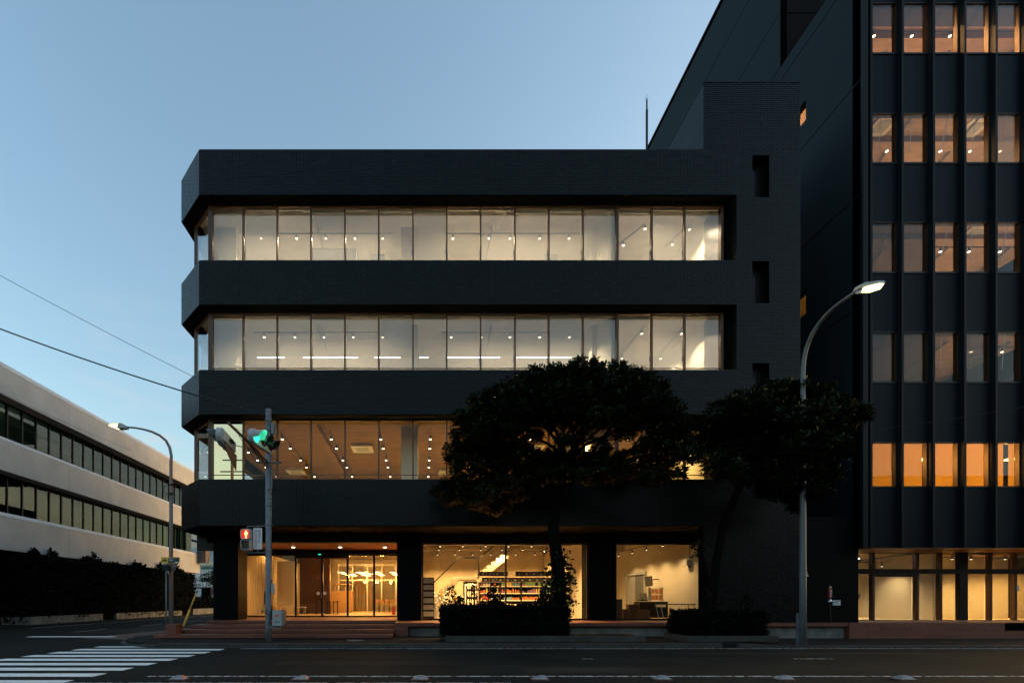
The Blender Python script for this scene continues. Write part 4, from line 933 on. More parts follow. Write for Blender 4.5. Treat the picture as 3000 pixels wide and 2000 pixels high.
# shop two, the white room
track([P(1812,1627,3.7), P(1852,1619,3.7), P(1894,1610,3.7), P(1941,1599,3.7)], c1, 'slanting track of black spots in the bare white room', 'ground floor track lights', 210, (1,.58,.22), dim=True, railpad=.7)
t = thing('sliding_door', (11.15, 25, FL), 'grey framed sliding door in the white side wall', 'door')
obj('frame', MB().box(11.12,11.195,23.9,24.0,FL,2.7).box(11.12,11.195,26.0,26.1,FL,2.7).box(11.08,11.195,23.8,26.2,2.701,2.85), 'signalgrey', t); obj('leaf', MB().box(11.15,11.19,24.0,25.0,FL,2.7), 'galv', t); obj('leaf', MB().box(11.16,11.18,25.02,26.0,FL,2.7), 'signalgrey', t)
t = thing('wall_monitor', at(1906,1700,22), 'black wall monitor tilted out over the white room counter', 'monitor')
p = Vector(at(1906,1701,22)); obj('panel', MB().add([(p.x-.28,22.0,p.z+.2),(p.x+.22,22.3,p.z+.26),(p.x+.28,22.35,p.z-.2),(p.x-.16,22.05,p.z-.26),(p.x-.28,22.05,p.z+.2),(p.x+.22,22.35,p.z+.26),(p.x+.28,22.4,p.z-.2),(p.x-.16,22.1,p.z-.26)],[(0,3,2,1),(4,5,6,7),(0,1,5,4),(1,2,6,5),(2,3,7,6),(3,0,4,7)]), 'screenlit', t); obj('arm', MB().tube([(p.x+.1,22.35,p.z),(p.x+.4,22.5,p.z+.1),(11.2,22.6,p.z+.1)],.025,6), 'blackmetal', t)
t = thing('service_counter', (X(1900,21.5),21.5,FL), 'dark service counter with white top in the white room', 'counter'); c0,c1_ = X(1868,21.5),X(1950,21.5)
obj('body', MB().box(c0,c1_,21.3,21.9,FL,1.33), 'blackmetal', t); obj('top', MB().box(c0-.02,c1_+.02,21.28,21.92,1.331,1.365), 'white', t); obj('label_plate', MB().box(c1_-.55,c1_-.1,21.285,21.299,1.1,1.2), 'white', t)
t = thing('goods_rack', (X(1926,21.6),21.6,1.366), 'small white counter rack hung with brown packets', 'rack')
rx0, rx1 = X(1906,21.55), X(1942,21.55); obj('frame', MB().box(rx0,rx0+.02,21.5,21.8,1.366,1.95).box(rx1-.02,rx1,21.5,21.8,1.366,1.95).box(rx0,rx1,21.5,21.8,1.951,1.97), 'white', t)
for a_ in range(2):
    for b_ in range(3): obj('packet', MB().box(rx0+.05+.16*b_,rx0+.17+.16*b_,21.52,21.56,1.42+.27*a_,1.64+.27*a_), gcols[5], t)
t = thing('till', (X(1885,21.6),21.6,1.366), 'black till with tilted screen on the service counter', 'till'); xx = X(1885,21.6); obj('base', MB().box(xx-.15,xx+.15,21.5,21.8,1.366,1.44), 'blackplastic', t); obj('display', MB().add([(xx-.15,21.5,1.5),(xx+.15,21.5,1.5),(xx+.15,21.62,1.72),(xx-.15,21.62,1.72),(xx-.15,21.54,1.46),(xx+.15,21.54,1.46),(xx+.15,21.66,1.7),(xx-.15,21.66,1.7)],[(0,1,2,3),(4,7,6,5),(0,4,5,1),(1,5,6,2),(2,6,7,3),(3,7,4,0)]), 'blackplastic', t)
tt_ = tbl('folding_table', X(1925,19.6), 11.1, 19.35, 19.85, 1.25, 'grey folding table with splayed legs at the white wall', 'galv', 'signalgrey', -.12)
for k, (a_, b_, zt2, y) in enumerate(((1803,1824,1755,20.0),(1826,1842,1784,20.3),(1843,1872,1770,20.4),(1868,1885,1795,19.8),(1872,1905,1786,20.0))):
    xa, xb = max(X(a_,y),7.7), X(b_,y); t = thing('carton', ((xa+xb)/2,y,FL), '%s dark carton from the third column in the white room' % ORD[k], 'carton', 'dark cartons')
    zz = Z(zt2,y); obj('body', MB().box(xa,xb-.01,y,y+.3,FL,zz), 'brownwall', t); obj('flap', MB().box(xa-.004,xb-.006,y-.004,y+.304,zz+.001,zz+.012), 'brownwall', t)
t = thing('security_camera', at(2020,1640,20), 'dome camera on a ceiling pole in the white room', 'camera'); p = at(2020,1640,20); obj('pole', MB().tube([(p[0],p[1],p[2]),(p[0],p[1],c1)],.025,8), 'white', t); obj('housing', MB().box(p[0]-.2,p[0]+.2,p[1]-.15,p[1]+.15,p[2]-.24,p[2]), 'white', t); obj('dome', MB().lathe([(.06,0),(.055,-.05),(.02,-.08)], (p[0],p[1],p[2]-.24), 12), 'blackplastic', t)

# ------------------------------------------------------------------ the pale office building across the side street
XL = -21.5
lb = thing('concrete_building', (-26, 32, 0), 'pale rendered office building with two ribbon windows across the side street', 'building')
LY0, LY1 = 14.0, 46.4; XW = XL-.77
def fascia(z0, z1, cap, parent):
    b = MB().extrude_y([(XL,z0),(XL,z1-cap),(XL-.16,z1),(XW-.3,z1),(XW-.3,z0)][::-1], LY0, LY1)
    f = obj('fascia_band', b, 'white_stone', parent)
    obj('coping', MB().extrude_y([(XL+.012,z1-cap),(XL+.012,z1-cap+.005),(XL-.155,z1+.014),(XW+.1,z1+.014),(XW+.1,z1-.001),(XL-.155,z1-.001)][::-1], LY0-.005, LY1+.005), 'stone_cap', f)
    obj('underside', MB().box(XW+.02, XL-.004, LY0+.01, LY1-.01, z0-.012, z0-.001), 'under', f)
    y = LY0+3.1
    while y < LY1-1:
        obj('joint', MB().box(XL-.002, XL+.0025, y-.008, y+.008, z0+.02, z1-cap-.02), 'under', f); y += 6.05
    return f
fascia(4.0, 5.93, .20, lb); fascia(8.07, 9.82, .20, lb); fascia(11.96, 13.66, .29, lb)
obj('roof', MB().box(XL-12, XW-.3, LY0, LY1, 13.2, 13.4), 'under', lb); obj('inner_core', MB().box(XL-12, XL-4.5, LY0, LY1, 0, 13.2), 'inwall', lb); obj('end_wall', MB().box(XL-12, XW-.02, LY1-.3, LY1-.02, 4.02, 13.3), 'white_stone', lb)
for (z0, z1) in ((5.93, 8.07), (9.82, 11.96)):
    fr = obj('ribbon_window', MB().box(XW-.06,XW+.04,LY0,LY1-.05,z1-.10,z1-.013).box(XW-.06,XW+.04,LY0,LY1-.05,z0+.016,z0+.08), 'blackmetal', lb)
    obj('floor_slab', MB().box(XL-4.5,XW-.31,LY0,LY1-.35,z0-1.2,z0-.9), 'carpet', lb); obj('ceiling_board', MB().box(XL-4.5,XW-.31,LY0,LY1-.35,z1+.3,z1+.32), 'inwall', lb)
    y = LY0+.06; k = 0
    while y < LY1-.5:
        obj('mullion', MB().box(XW-.07,XW+.06,y-.035,y+.035,z0+.081,z1-.101), 'blackmetal', fr)
        if y+.97 < LY1:
            obj('pane', MB().box(XW-.004,XW+.004,y+.036,y+.934,z0+.081,z1-.101), 'glass_grey', fr)
            rr = random.Random(int(z0*10)+k)
            if not (z0 > 9 and 11 <= k <= 14):
                cov = rr.choice((.55,.8,.92,.92)); obj('curtain', MB().box(XW-.16,XW-.14,y+.05,y+.05+.9*cov,z0+.08,z1-.1), 'greenblind' if rr.random() < .65 or k < 16 else 'signwhite', fr)
        y += .97; k += 1
obj('ground_wall', MB().box(XL-6, XL-2.6, LY0, LY1-2, 0, 4.0), 'blackwall', lb); 
for y in (20, 28, 36, 44.6): obj('column', MB().box(XL-1.5, XL-.9, y, y+.6, 0, 3.985), 'white_stone', lb)
for k, y in enumerate((25.0, 26.2)):
    t = thing('linear_lamp', (XW-1.8, y, 11.6), ['white linear lamp behind the green glass of the pale building, nearer', 'white linear lamp behind the green glass of the pale building, farther'][k], 'ceiling lamp', 'lamps in the pale building')
    obj('tube', MB().tube([(XW-2.4,y,11.55),(XW-1.0,y,11.55)],.03,6), 'tube', t); obj('housing', MB().box(XW-2.45,XW-.95,y-.05,y+.05,11.585,11.65), 'white', t); add_spot(t, (0,0,-.1), 10, (1,.95,.85), kind='POINT', soft=.1)
# projecting sign on its end
t = thing('projecting_sign', (XL+.2, 46.1, 6), 'tall grey vertical sign with rotated lettering on the pale building', 'sign')
sy = 45.9; x0, x1 = X(576.5,sy), X(598,sy)
obj('box', MB().box(x0,x1,sy,sy+.9,Z(1646,sy),Z(1480,sy)), 'whitepole', t); obj('frame', MB().box(x1+.001,x1+.13,sy,sy+.9,Z(1647,sy),Z(1480,sy)), 'brownwall', t)
obj('bracket', MB().box(XL-.1,x0-.001,sy+.3,sy+.6,Z(1637,sy),Z(1628,sy)), 'brownwall', t)
text('lettering', 'arama-Tech', .62, 'ink_black', ((x0+x1)/2, sy-.006, Z(1597,sy)), (PI/2, PI/2, 0), t)
# hedge, planter walls on the far pavement
def leaves(mb, pts, size, n_each, spread, up=.3, thin=.34):
    for p in pts:
        for k in range(n_each):
            a5 = random.uniform(0, 2*PI); el = random.uniform(-.5, 1.2); d_ = Vector((math.cos(a5)*math.cos(el), math.sin(a5)*math.cos(el), math.sin(el)+up)).normalized()
            s = size*random.uniform(.7, 1.25); c = Vector(p)+d_*random.uniform(.15, 1)*spread
            sd5 = d_.cross(Vector((random.uniform(-1,1),random.uniform(-1,1),random.uniform(-1,1)))).normalized()*s*thin; k0 = len(mb.v)
            mb.v += [tuple(c), tuple(c+d_*s*.5+sd5), tuple(c+d_*s), tuple(c+d_*s*.5-sd5)]; mb.f.append((k0,k0+1,k0+2,k0+3))
def hedge(name, x0, x1, y0, y1, z0, z1, n, label, size=.09, bumps=0, cat='hedge'):
    t = thing(name, ((x0+x1)/2,(y0+y1)/2,z0), label, cat)
    nx = max(2,int((x1-x0)/.35)); ny = max(2,int((y1-y0)/.35)); b = MB(); tops = {}
    for i in range(nx+1):
        for j in range(ny+1): tops[i,j] = z1-.06+random.uniform(-.08,.03)
    v = []; idx = {}
    for i in range(nx+1):
        for j in range(ny+1):
            for l in (0,1):
                ed = .04
                idx[i,j,l] = len(v); v.append((min(max(x0+(x1-x0)*i/nx,x0+ed),x1-ed)+random.uniform(-.02,.02), min(max(y0+(y1-y0)*j/ny,y0+ed),y1-ed)+random.uniform(-.02,.02), z0 if l == 0 else tops[i,j]))
    f = []
    for i in range(nx):
        for j in range(ny): f.append((idx[i,j,1],idx[i+1,j,1],idx[i+1,j+1,1],idx[i,j+1,1]))
    for i in range(nx): f.append((idx[i,0,0],idx[i+1,0,0],idx[i+1,0,1],idx[i,0,1])); f.append((idx[i+1,ny,0],idx[i,ny,0],idx[i,ny,1],idx[i+1,ny,1]))
    for j in range(ny): f.append((idx[0,j+1,0],idx[0,j,0],idx[0,j,1],idx[0,j+1,1])); f.append((idx[nx,j,0],idx[nx,j+1,0],idx[nx,j+1,1],idx[nx,j,1]))
    b.add(v, f); obj('twig_core', b, 'core', t)
    pts = []
    for k in range(n):
        q = random.random(); 
        if q < .4: pts.append((random.uniform(x0,x1), random.uniform(y0,y1), z1-.05+random.uniform(-.05,.06)))
        elif q < .7: pts.append((random.uniform(x0,x1), y0 if random.random() < .75 else y1, random.uniform(z0,z1)))
        else: pts.append((x1 if random.random() < .6 else x0, random.uniform(y0,y1), random.uniform(z0,z1)))
    mb = MB(); leaves(mb, pts, size, 12, size*1.5)
    for k in range(bumps):                    # shoots standing above the clipped top
        cx, cy = random.uniform(x0+.2,x1-.2), random.uniform(y0+.2,y1-.2); hh = random.uniform(.25,.7)
        leaves(mb, [(cx+random.uniform(-.3,.3)*(1-q/8), cy+random.uniform(-.3,.3)*(1-q/8), z1+hh*q/8) for q in range(9) for _ in range(4)], size, 6, size*1.3)
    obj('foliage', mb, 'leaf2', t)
    return t, mb
hedge('tall_hedge', -22.4, -20.9, 25.6, 44, .1, 3.55, 2600, 'long dark unclipped hedge under the pale building', .17, 24)
# a little conifer poking out of the tall hedge, and two bushy heads
for k, (px, py, y) in enumerate(((85,1568,27.5),(150,1600,28.8),(227,1612,31))):
    x = X(px,y); zt5 = Z(py,y); t = thing('conifer', (x,y,.1), ['pointed dark conifer rising highest out of the long hedge', 'bushy dark shrub rising out of the hedge next to the pointed conifer', 'rounded dark shrub in the middle of the long hedge'][k], 'shrub')
    mb = MB(); hh = zt5-3.1
    leaves(mb, [(x+random.gauss(0,.42*(1-q/26)**.8), y+random.gauss(0,.42*(1-q/26)**.8), 3.1+hh*q/26) for q in range(26) for _ in range(9)], .17, 7, .2, up=.8)
    obj('crown', mb, 'leaf2', t); obj('trunk', MB().tube([(x,y,.1),(x,y,2.5),(x,y,zt5-.2)],[.07,.05,.015],6), 'bark', t)
def planter(x0,x1,y0,y1,z1,label,name='planter_wall'):
    t = thing(name, ((x0+x1)/2,(y0+y1)/2,0), label, 'planter'); 
    n = max(1, round((y1-y0)/1.8))
    for k in range(n): obj('concrete_block', MB().box(x1-.25,x1,y0+(y1-y0)*k/n+.004,y0+(y1-y0)*(k+1)/n-.004,0,z1), 'conc', t)
    obj('end_block', MB().box(x0,x1-.251,y0,y0+.25,0,z1), 'conc', t); obj('soil', MB().box(x0,x1-.26,y0+.26,y1,0,z1-.12), 'core', t)
planter(-22.7,-20.75,25.4,31.2,.52,'low pale planter wall below the hedge, nearest the crossing'); planter(-22.7,-20.75,32.6,41.5,.52,'low pale planter wall farther down the side street'); planter(-22.7,-20.75,43.5,55,.62,'low pale planter wall behind the yellow guy guard')
hedge('clipped_hedge', -22.5,-21.1,43.8,54.5,.5,1.5,500,'low dark hedge far down the side street behind the pole',.16,4)

# ------------------------------------------------------------------ far buildings at the end of the side street
FY = 66
fb = thing('signage_shop', (X(600,FY), FY+4, 0), 'white shop building with green panels at the end of the side street', 'building')
fx0, fx1 = X(541,FY), X(680,FY)
obj('wall', MB().box(fx0,fx1,FY+.1,FY+8,Z(1720,FY)+.0,Z(1646,FY)), 'farwhite', fb)
obj('cornice', MB().box(fx0,fx1,FY-.1,FY+.09,Z(1656,FY),Z(1648,FY)), 'farcream', fb)
for k in range(6): obj('green_panel', MB().box(X(589+k*14,FY),X(601.5+k*14,FY),FY+.02,FY+.099,Z(1666,FY),Z(1660,FY)), 'green', fb)
for k in range(6):
    wn = obj('window', MB().box(X(589+k*28,FY),X(616+k*28,FY),FY+.04,FY+.099,Z(1691,FY),Z(1670,FY)), 'farwhite' if k == 0 else 'signalgrey', fb); obj('pane', MB().box(X(590+k*28,FY),X(602+k*28,FY),FY+.02,FY+.039,Z(1690,FY),Z(1671,FY)), 'glass_grey' if k else 'white', wn)
obj('green_fascia', MB().box(X(589,FY),X(617,FY),FY+.0,FY+.099,Z(1701,FY),Z(1692,FY)), 'green', fb); obj('green_fascia', MB().box(X(618,FY),X(660,FY),FY+.0,FY+.099,Z(1701,FY),Z(1692,FY)), 'green', fb)
sg = thing('shop_sign', (X(564,FY-1), FY-1, 3), 'white shop sign board with red and grey lettering at the end of the side street', 'sign')
obj('board', MB().box(X(542,FY-1),X(587,FY-1),FY-1.2,FY-1,Z(1701,FY-1),Z(1696,FY-1)), 'white', sg)
text('lettering', '3M', .30, 'ink_red', (X(552.5,FY-1.2),FY-1.21,Z(1698.4,FY-1.2)), (PI/2,0,0), sg); text('lettering', 'Digital Signage', .26, 'ink_black', (X(572,FY-1.2),FY-1.21,Z(1698.4,FY-1.2)), (PI/2,0,0), sg)
obj('canopy', MB().box(fx0,fx1,FY-1.3,FY+.09,Z(1719,FY-1),Z(1708,FY-1)), 'farwhite', fb)
for px in (540, 620): obj('canopy_post', MB().box(X(px,FY-1),X(px+4,FY-1),FY-1.2,FY-.9,0,Z(1719,FY-1)-.002), 'whitepole', fb)
obj('garage_back', MB().box(fx0,fx1,FY+5,FY+5.2,0,Z(1720,FY)), 'blackwall', fb)
fb2 = thing('grey_warehouse', (X(610,95), 100, 0), 'large grey metal warehouse with dark gutter behind the white shop', 'building')
obj('wall', MB().box(X(500,95),X(760,95),95,110,0,Z(1604,95)), 'fargrey', fb2); obj('gutter', MB().add([(X(555,94),94.4,Z(1584,94.4)),(X(640,94),94.4,Z(1608,94.4)),(X(640,94),94.4,Z(1601,94.4)),(X(555,94),94.4,Z(1577,94.4)),(X(555,94),95,Z(1584,94.4)),(X(640,94),95,Z(1608,94.4)),(X(640,94),95,Z(1601,94.4)),(X(555,94),95,Z(1577,94.4))],[(0,1,2,3),(4,7,6,5),(0,4,5,1),(1,5,6,2),(2,6,7,3),(3,7,4,0)]), 'blackmetal', fb2)
obj('cream_gable', MB().box(X(540,97),X(760,97),97,109,Z(1604,95)+.01,Z(1560,97)), 'farcream', fb2)
t = thing('street_tree', (X(622,58),58,0), 'small leafy tree at the end of the side street behind the black column', 'tree'); x = X(622,58)
mb = MB(); leaves(mb, [(x+random.gauss(0,.7),58+random.gauss(0,.6),3.9+random.gauss(0,.45)) for _ in range(120)], .2, 8, .25); obj('crown', mb, 'leaf', t); obj('trunk', MB().tube([(x+.3,58,0),(x+.2,58,2.5),(x,58,4)],[.09,.07,.03],6), 'bark', t)
t = thing('no_parking_sign', (X(622.5,50),50,0), 'round blue and red road sign on a thin post down the side street', 'sign'); x = X(623.5,50)
obj('post', MB().tube([(x,50,0),(x,50,2.4)],.03,6), 'whitepole', t)
Mx = __import__('mathutils').Matrix
obj('rim', MB().lathe([(.26,0),(.26,.012),(.2,.012),(.2,0)], (0,0,0), 18).xf(Mx.Translation((x,49.95,2.25)) @ Mx.Rotation(PI/2,4,'X')), 'red', t); obj('disc', MB().lathe([(.205,.002),(.205,.01),(.05,.011)], (0,0,0), 18).xf(Mx.Translation((x,49.95,2.25)) @ Mx.Rotation(PI/2,4,'X')), 'ink_blue', t)

# ------------------------------------------------------------------ signal pole and its heads
px0, py0 = -4.76, 14.9
t = thing('signal_pole', (px0,py0,SW), 'grey steel signal pole at the crossing with bracket arm', 'pole')
zt6 = Z(1205,py0)
obj('shaft', MB().tube([(px0,py0,SW),(px0,py0,SW+.4),(px0,py0,zt6)],[.105,.098,.088],18), 'galv', t, smooth=True)
obj('cap', MB().lathe([(.095,0),(.095,.05),(.05,.08)], (px0,py0,zt6), 16), 'galv', t)
for zz in (Z(1231,py0), Z(1258,py0), Z(1362,py0), Z(1537,py0), Z(1614,py0), Z(1480,py0)): obj('band_clamp', MB().lathe([(.1,0),(.108,.01),(.108,.05),(.1,.06)], (px0,py0,zz-.03), 16), 'galv', t)
az = Z(1358,py0)
obj('arm', MB().tube([(px0,py0,az),(px0,py0-1.5,az+.1),(px0,py0-3.1,az+.12)],[.045,.04,.035],10).tube([(px0+.02,py0,az-.16),(px0,py0-1.6,az+.02)],.025,8), 'brownwall', t, smooth=True)
obj('cross_bar', MB().tube([(px0-.36,py0-.08,az+.03),(px0+.42,py0-.08,az+.01)],.03,8), 'galv', t); obj('brace', MB().tube([(px0-.34,py0-.08,az+.03),(px0-.55,py0-1.0,az+.55),(px0-.1,py0-2.1,az+.12)],.01,5).tube([(px0+.40,py0-.08,az+.02),(px0-.05,py0-2.3,az+.12)],.008,5), 'wire', t)
obj('junction_box', MB().box(px0+.1,px0+.19,py0-.09,py0+.09,Z(1272,py0),Z(1240,py0)), 'galv', t)
obj('conduit', MB().tube([(px0+.12,py0-.05,Z(1405,py0)),(px0+.12,py0-.05,Z(1428,py0)),(px0+.09,py0-.1,Z(1436,py0)),(px0,py0-.13,Z(1432,py0))],.018,8).tube([(px0+.11,py0-.06,Z(1375,py0)),(px0+.12,py0-.06,Z(1405,py0))],.012,6), 'galv', t)
obj('side_box', MB().box(px0+.11,px0+.20,py0-.1,py0+.05,Z(1737,py0),Z(1708,py0)), 'signalgrey', t); obj('side_strip', MB().box(px0+.1,px0+.12,py0-.06,py0,Z(1725,py0),Z(1696,py0)), 'blackplastic', t)
obj('side_strip', MB().box(px0-.13,px0-.1,py0-.03,py0+.03,Z(1768,py0),Z(1733,py0)), 'blackplastic', t); obj('side_strip', MB().box(px0+.1,px0+.125,py0-.05,py0+.03,Z(1812,py0),Z(1772,py0)), 'blackplastic', t)
# vehicle signal heads
def head(name, c, ang, label, lit, out=1):
    """three lenses in a row; axis runs away from the camera, faces to the side"""
    ax = Vector((math.sin(ang), math.cos(ang), 0)); nn = Vector((ax.y, -ax.x, 0))*out; up = Vector((0,0,1)); t = thing(name, c, label, 'traffic light', 'vehicle signal heads')
    m = Mx((( *ax, 0),( *nn, 0),( *up, 0),(0,0,0,1))).transposed(); m = Mx.Translation(c) @ m.to_4x4()
    def B(a0,a1,b0,b1,c0,c1): return MB().box(a0,a1,b0,b1,c0,c1).xf(m)
    bd = MB(); pr = []
    for a5 in range(0,24): pr.append(((.6-.16 if math.cos(2*PI*a5/24) > 0 else -.6+.16)+.16*math.cos(2*PI*a5/24), .19*math.sin(2*PI*a5/24)))
    n5 = len(pr); bd.v = [(x_,-.07,z_) for x_,z_ in pr]+[(x_,.06,z_) for x_,z_ in pr]; bd.f = [tuple(range(n5)), tuple(range(n5,2*n5))[::-1]]+[((i+1)%n5,i,i+n5,(i+1)%n5+n5) for i in range(n5)]
    obj('housing', bd.xf(m), 'signalgrey', t)
    obj('rear_cover', B(-.52,.52,-.12,-.071,-.13,.13), 'signalgrey', t)
    for k in range(3):
        u = -.40+.40*k; lit_ = lit and k == 0
        L = MB().lathe([(.14,0),(.14,.012),(.10,.04),(.03,.052)], (0,0,0), 20).xf(m @ Mx.Translation((u,.061,0)) @ Mx.Rotation(-PI/2,4,'X'))
        obj('lens', L, 'greenlamp' if lit_ else 'redlens', t, smooth=True)
        hv = MB(); n6 = 14
        for q in range(n6+1):
            th = PI*(-.12+1.24*q/n6); r_ = .158
            for d5 in (.061, .34-.12*(1-math.sin(max(0,min(PI,th))))): 
                for rr_ in (r_, r_-.012): hv.v.append((u+rr_*math.cos(th), d5, rr_*math.sin(th)))
        for q in range(n6):
            k0 = q*4; k1 = k0+4; hv.f += [(k0,k1,k1+2,k0+2),(k0+1,k0+3,k1+3,k1+1),(k0+2,k1+2,k1+3,k0+3)]
        obj('visor', hv.xf(m), 'signalgrey' if lit_ else 'blackplastic', t, smooth=True)
    obj('bracket', B(-.1,.1,-.2,-.121,-.03,.03), 'blackmetal', t)
    return t, m
th_, m_ = head('traffic_light', Vector((px0+.42, 12.98, Z(1290,12.9))), math.radians(8.5), 'three lens traffic light showing green, on the bracket arm above the crossing', True)
add_spot(th_, Vector((.35,-.42,0)), 4, (.05,1,.5), kind='POINT', soft=.1)
hb, m2_ = head('traffic_light', Vector((px0-.30, 12.35, Z(1292,12.35))), math.radians(-6), 'traffic light seen from behind at the free end of the bracket arm', False, out=-1)
obj('back_plate', MB().add([(-.55,-.14,-.2),(.55,-.14,-.2),(.5,-.14,-.62),(-.2,-.14,-.42),(-.55,-.12,-.2),(.55,-.12,-.2),(.5,-.12,-.62),(-.2,-.12,-.42)],[(0,1,2,3),(4,7,6,5),(0,4,5,1),(1,5,6,2),(2,6,7,3),(3,7,4,0)]).xf(m2_), 'brownwall', hb)
# pedestrian signal
pz0, pz1, pyd = Z(1612,14.75), Z(1548,14.75), 14.75; pa, pb = X(707,pyd), X(736,pyd)
t = thing('pedestrian_signal', ((pa+pb)/2,pyd,pz0), 'pedestrian signal with red standing figure lit above a dark lens', 'traffic light')
pr = []
def rrect(x0,x1,z0,z1,r,n=5):
    o=[]
    for (cx,cz,a0) in ((x1-r,z1-r,0),(x0+r,z1-r,PI/2),(x0+r,z0+r,PI),(x1-r,z0+r,1.5*PI)):
        for k in range(n+1): o.append((cx+r*math.cos(a0+PI/2*k/n), cz+r*math.sin(a0+PI/2*k/n)))
    return o
obj('housing', MB().extrude_y(rrect(pa,pb,pz0,pz1,.06)[::-1], pyd, pyd+.16), 'signalgrey', t)
zm = (pz0+pz1)/2
for (q0,q1,mm) in ((zm+.015,pz1-.03,'redlens'),(pz0+.03,zm-.015,'redlens')):
    obj('visor', MB().extrude_y(rrect(pa+.012,pb-.012,q0,q1,.05)[::-1], pyd-.10, pyd-.004), 'signalgrey', t) if False else None
    hv = MB(); o_ = rrect(pa+.014,pb-.014,q0,q1,.05); i_ = rrect(pa+.026,pb-.026,q0+.012,q1-.012,.04); n5=len(o_)
    hv.v = [(x_,pyd-.12,z_) for x_,z_ in o_]+[(x_,pyd-.12,z_) for x_,z_ in i_]+[(x_,pyd-.002,z_) for x_,z_ in o_]+[(x_,pyd-.002,z_) for x_,z_ in i_]
    for i in range(n5): j=(i+1)%n5; hv.f += [(i,j,n5+j,n5+i),(2*n5+i,2*n5+j,j,i),(n5+i,n5+j,3*n5+j,3*n5+i)]
    obj('visor', hv, 'signalgrey', t)
    obj('lens', MB().extrude_y(rrect(pa+.03,pb-.03,q0+.014,q1-.014,.035)[::-1], pyd-.02, pyd-.003), 'redlamp' if q0 > zm else 'redlens', t)
fx = (pa+pb)/2; fz = zm+.06; s5 = (pz1-zm-.1)/1.0
fig = MB()
for poly in ([(-.055,0),(-.055,.5),(-.005,.5),(-.005,0)],[(.005,0),(.005,.5),(.055,.5),(.055,0)],[(-.075,.48),(-.085,.82),(.085,.82),(.075,.48)],[(-.13,.44),(-.12,.8),(-.088,.82),(-.095,.44)],[(.13,.44),(.12,.8),(.088,.82),(.095,.44)],[(.06*math.cos(2*PI*k/12),.92+.075*math.sin(2*PI*k/12)) for k in range(12)]):
    fig.extrude_y([(fx+x_*s5*1.5,fz-.015+z_*s5) for x_,z_ in poly], pyd-.026, pyd-.0205)
obj('red_figure', fig, 'redman', t)
obj('bracket', MB().tube([(fx,pyd+.08,pz1),(fx,pyd+.08,pz1+.08),(px0,py0,pz1+.11)],.02,8).tube([(fx,pyd+.08,pz0),(fx,pyd+.08,pz0-.06),(px0,py0,pz0-.05)],.02,8), 'galv', t)
add_spot(t, Vector((0,-.3,.5)), .5, (1,.04,.02), kind='POINT', soft=.1)
# button notice plate in blue vertical writing
na, nb_ = X(742,14.78), X(768,14.78); nz0, nz1 = Z(1608,14.78), Z(1546,14.78)
t = thing('button_notice', ((na+nb_)/2,14.78,nz0), 'white plate with two columns of blue characters beside the red figure signal', 'sign')
obj('plate', MB().extrude_y(rrect(na,nb_,nz0,nz1,.02)[::-1], 14.775, 14.785), 'signwhite', t); obj('hanger', MB().box((na+nb_)/2-.015,(na+nb_)/2+.015,14.79,14.81,nz0-.08,nz1+.08), 'galv', t)
for ci, (txt, xx) in enumerate((('押ボタンを', nb_-.082), ('押してください', na+.085))):
    n = len(txt); hh = (nz1-nz0-.10)/7
    for k, ch_ in enumerate(txt): text('character', ch_, hh*1.05, 'ink_blue', (xx, 14.771, nz1-.10-hh*1.02*k), (PI/2,0,0), t)
# push button box and control cabinet on the pole
t = thing('push_button_box', (px0-.16,14.72,Z(1795,14.72)), 'small orange push button box on the signal pole', 'button box'); obj('case', MB().box(X(765,14.72),X(775,14.72),14.66,14.76,Z(1793,14.72),Z(1778,14.72)), 'yellow', t); obj('button', MB().box(X(768,14.7),X(773,14.7),14.645,14.659,Z(1791,14.7),Z(1787,14.7)), 'blackplastic', t); obj('bracket', MB().box(X(772,14.72),px0-.1,14.77,14.83,Z(1795,14.72),Z(1789,14.72)), 'galv', t)
ca, cb = X(801,14.7), X(833,14.7); cz0, cz1 = Z(1831,14.7), Z(1786,14.7)
t = thing('control_cabinet', ((ca+cb)/2,14.75,cz0), 'grey control cabinet with orange sticker low on the signal pole', 'cabinet')
obj('case', MB().box(ca,ca+(cb-ca)*.82,14.6,14.9,cz0,cz1), 'signalgrey', t); obj('hood', MB().add([(ca+(cb-ca)*.82,14.6,cz0),(cb,14.66,cz0+.03),(cb,14.66,cz1-.03),(ca+(cb-ca)*.82,14.6,cz1),(ca+(cb-ca)*.82,14.9,cz0),(cb,14.9,cz0+.03),(cb,14.9,cz1-.03),(ca+(cb-ca)*.82,14.9,cz1)],[(0,1,2,3),(4,7,6,5),(0,4,5,1),(1,5,6,2),(2,6,7,3),(3,7,4,0)]), 'galv', t)
obj('sticker', MB().box(ca+.06,ca+.21,14.594,14.599,cz1-.19,cz1-.14), 'orange', t); text('marking', 'K-6475', .06, 'ink_black', (ca+.14,14.594,cz0+.11), (PI/2,0,0), t)
obj('arm', MB().box(px0+.05,ca+.2,14.72,14.8,cz0-.1,cz0-.001), 'galv', t)

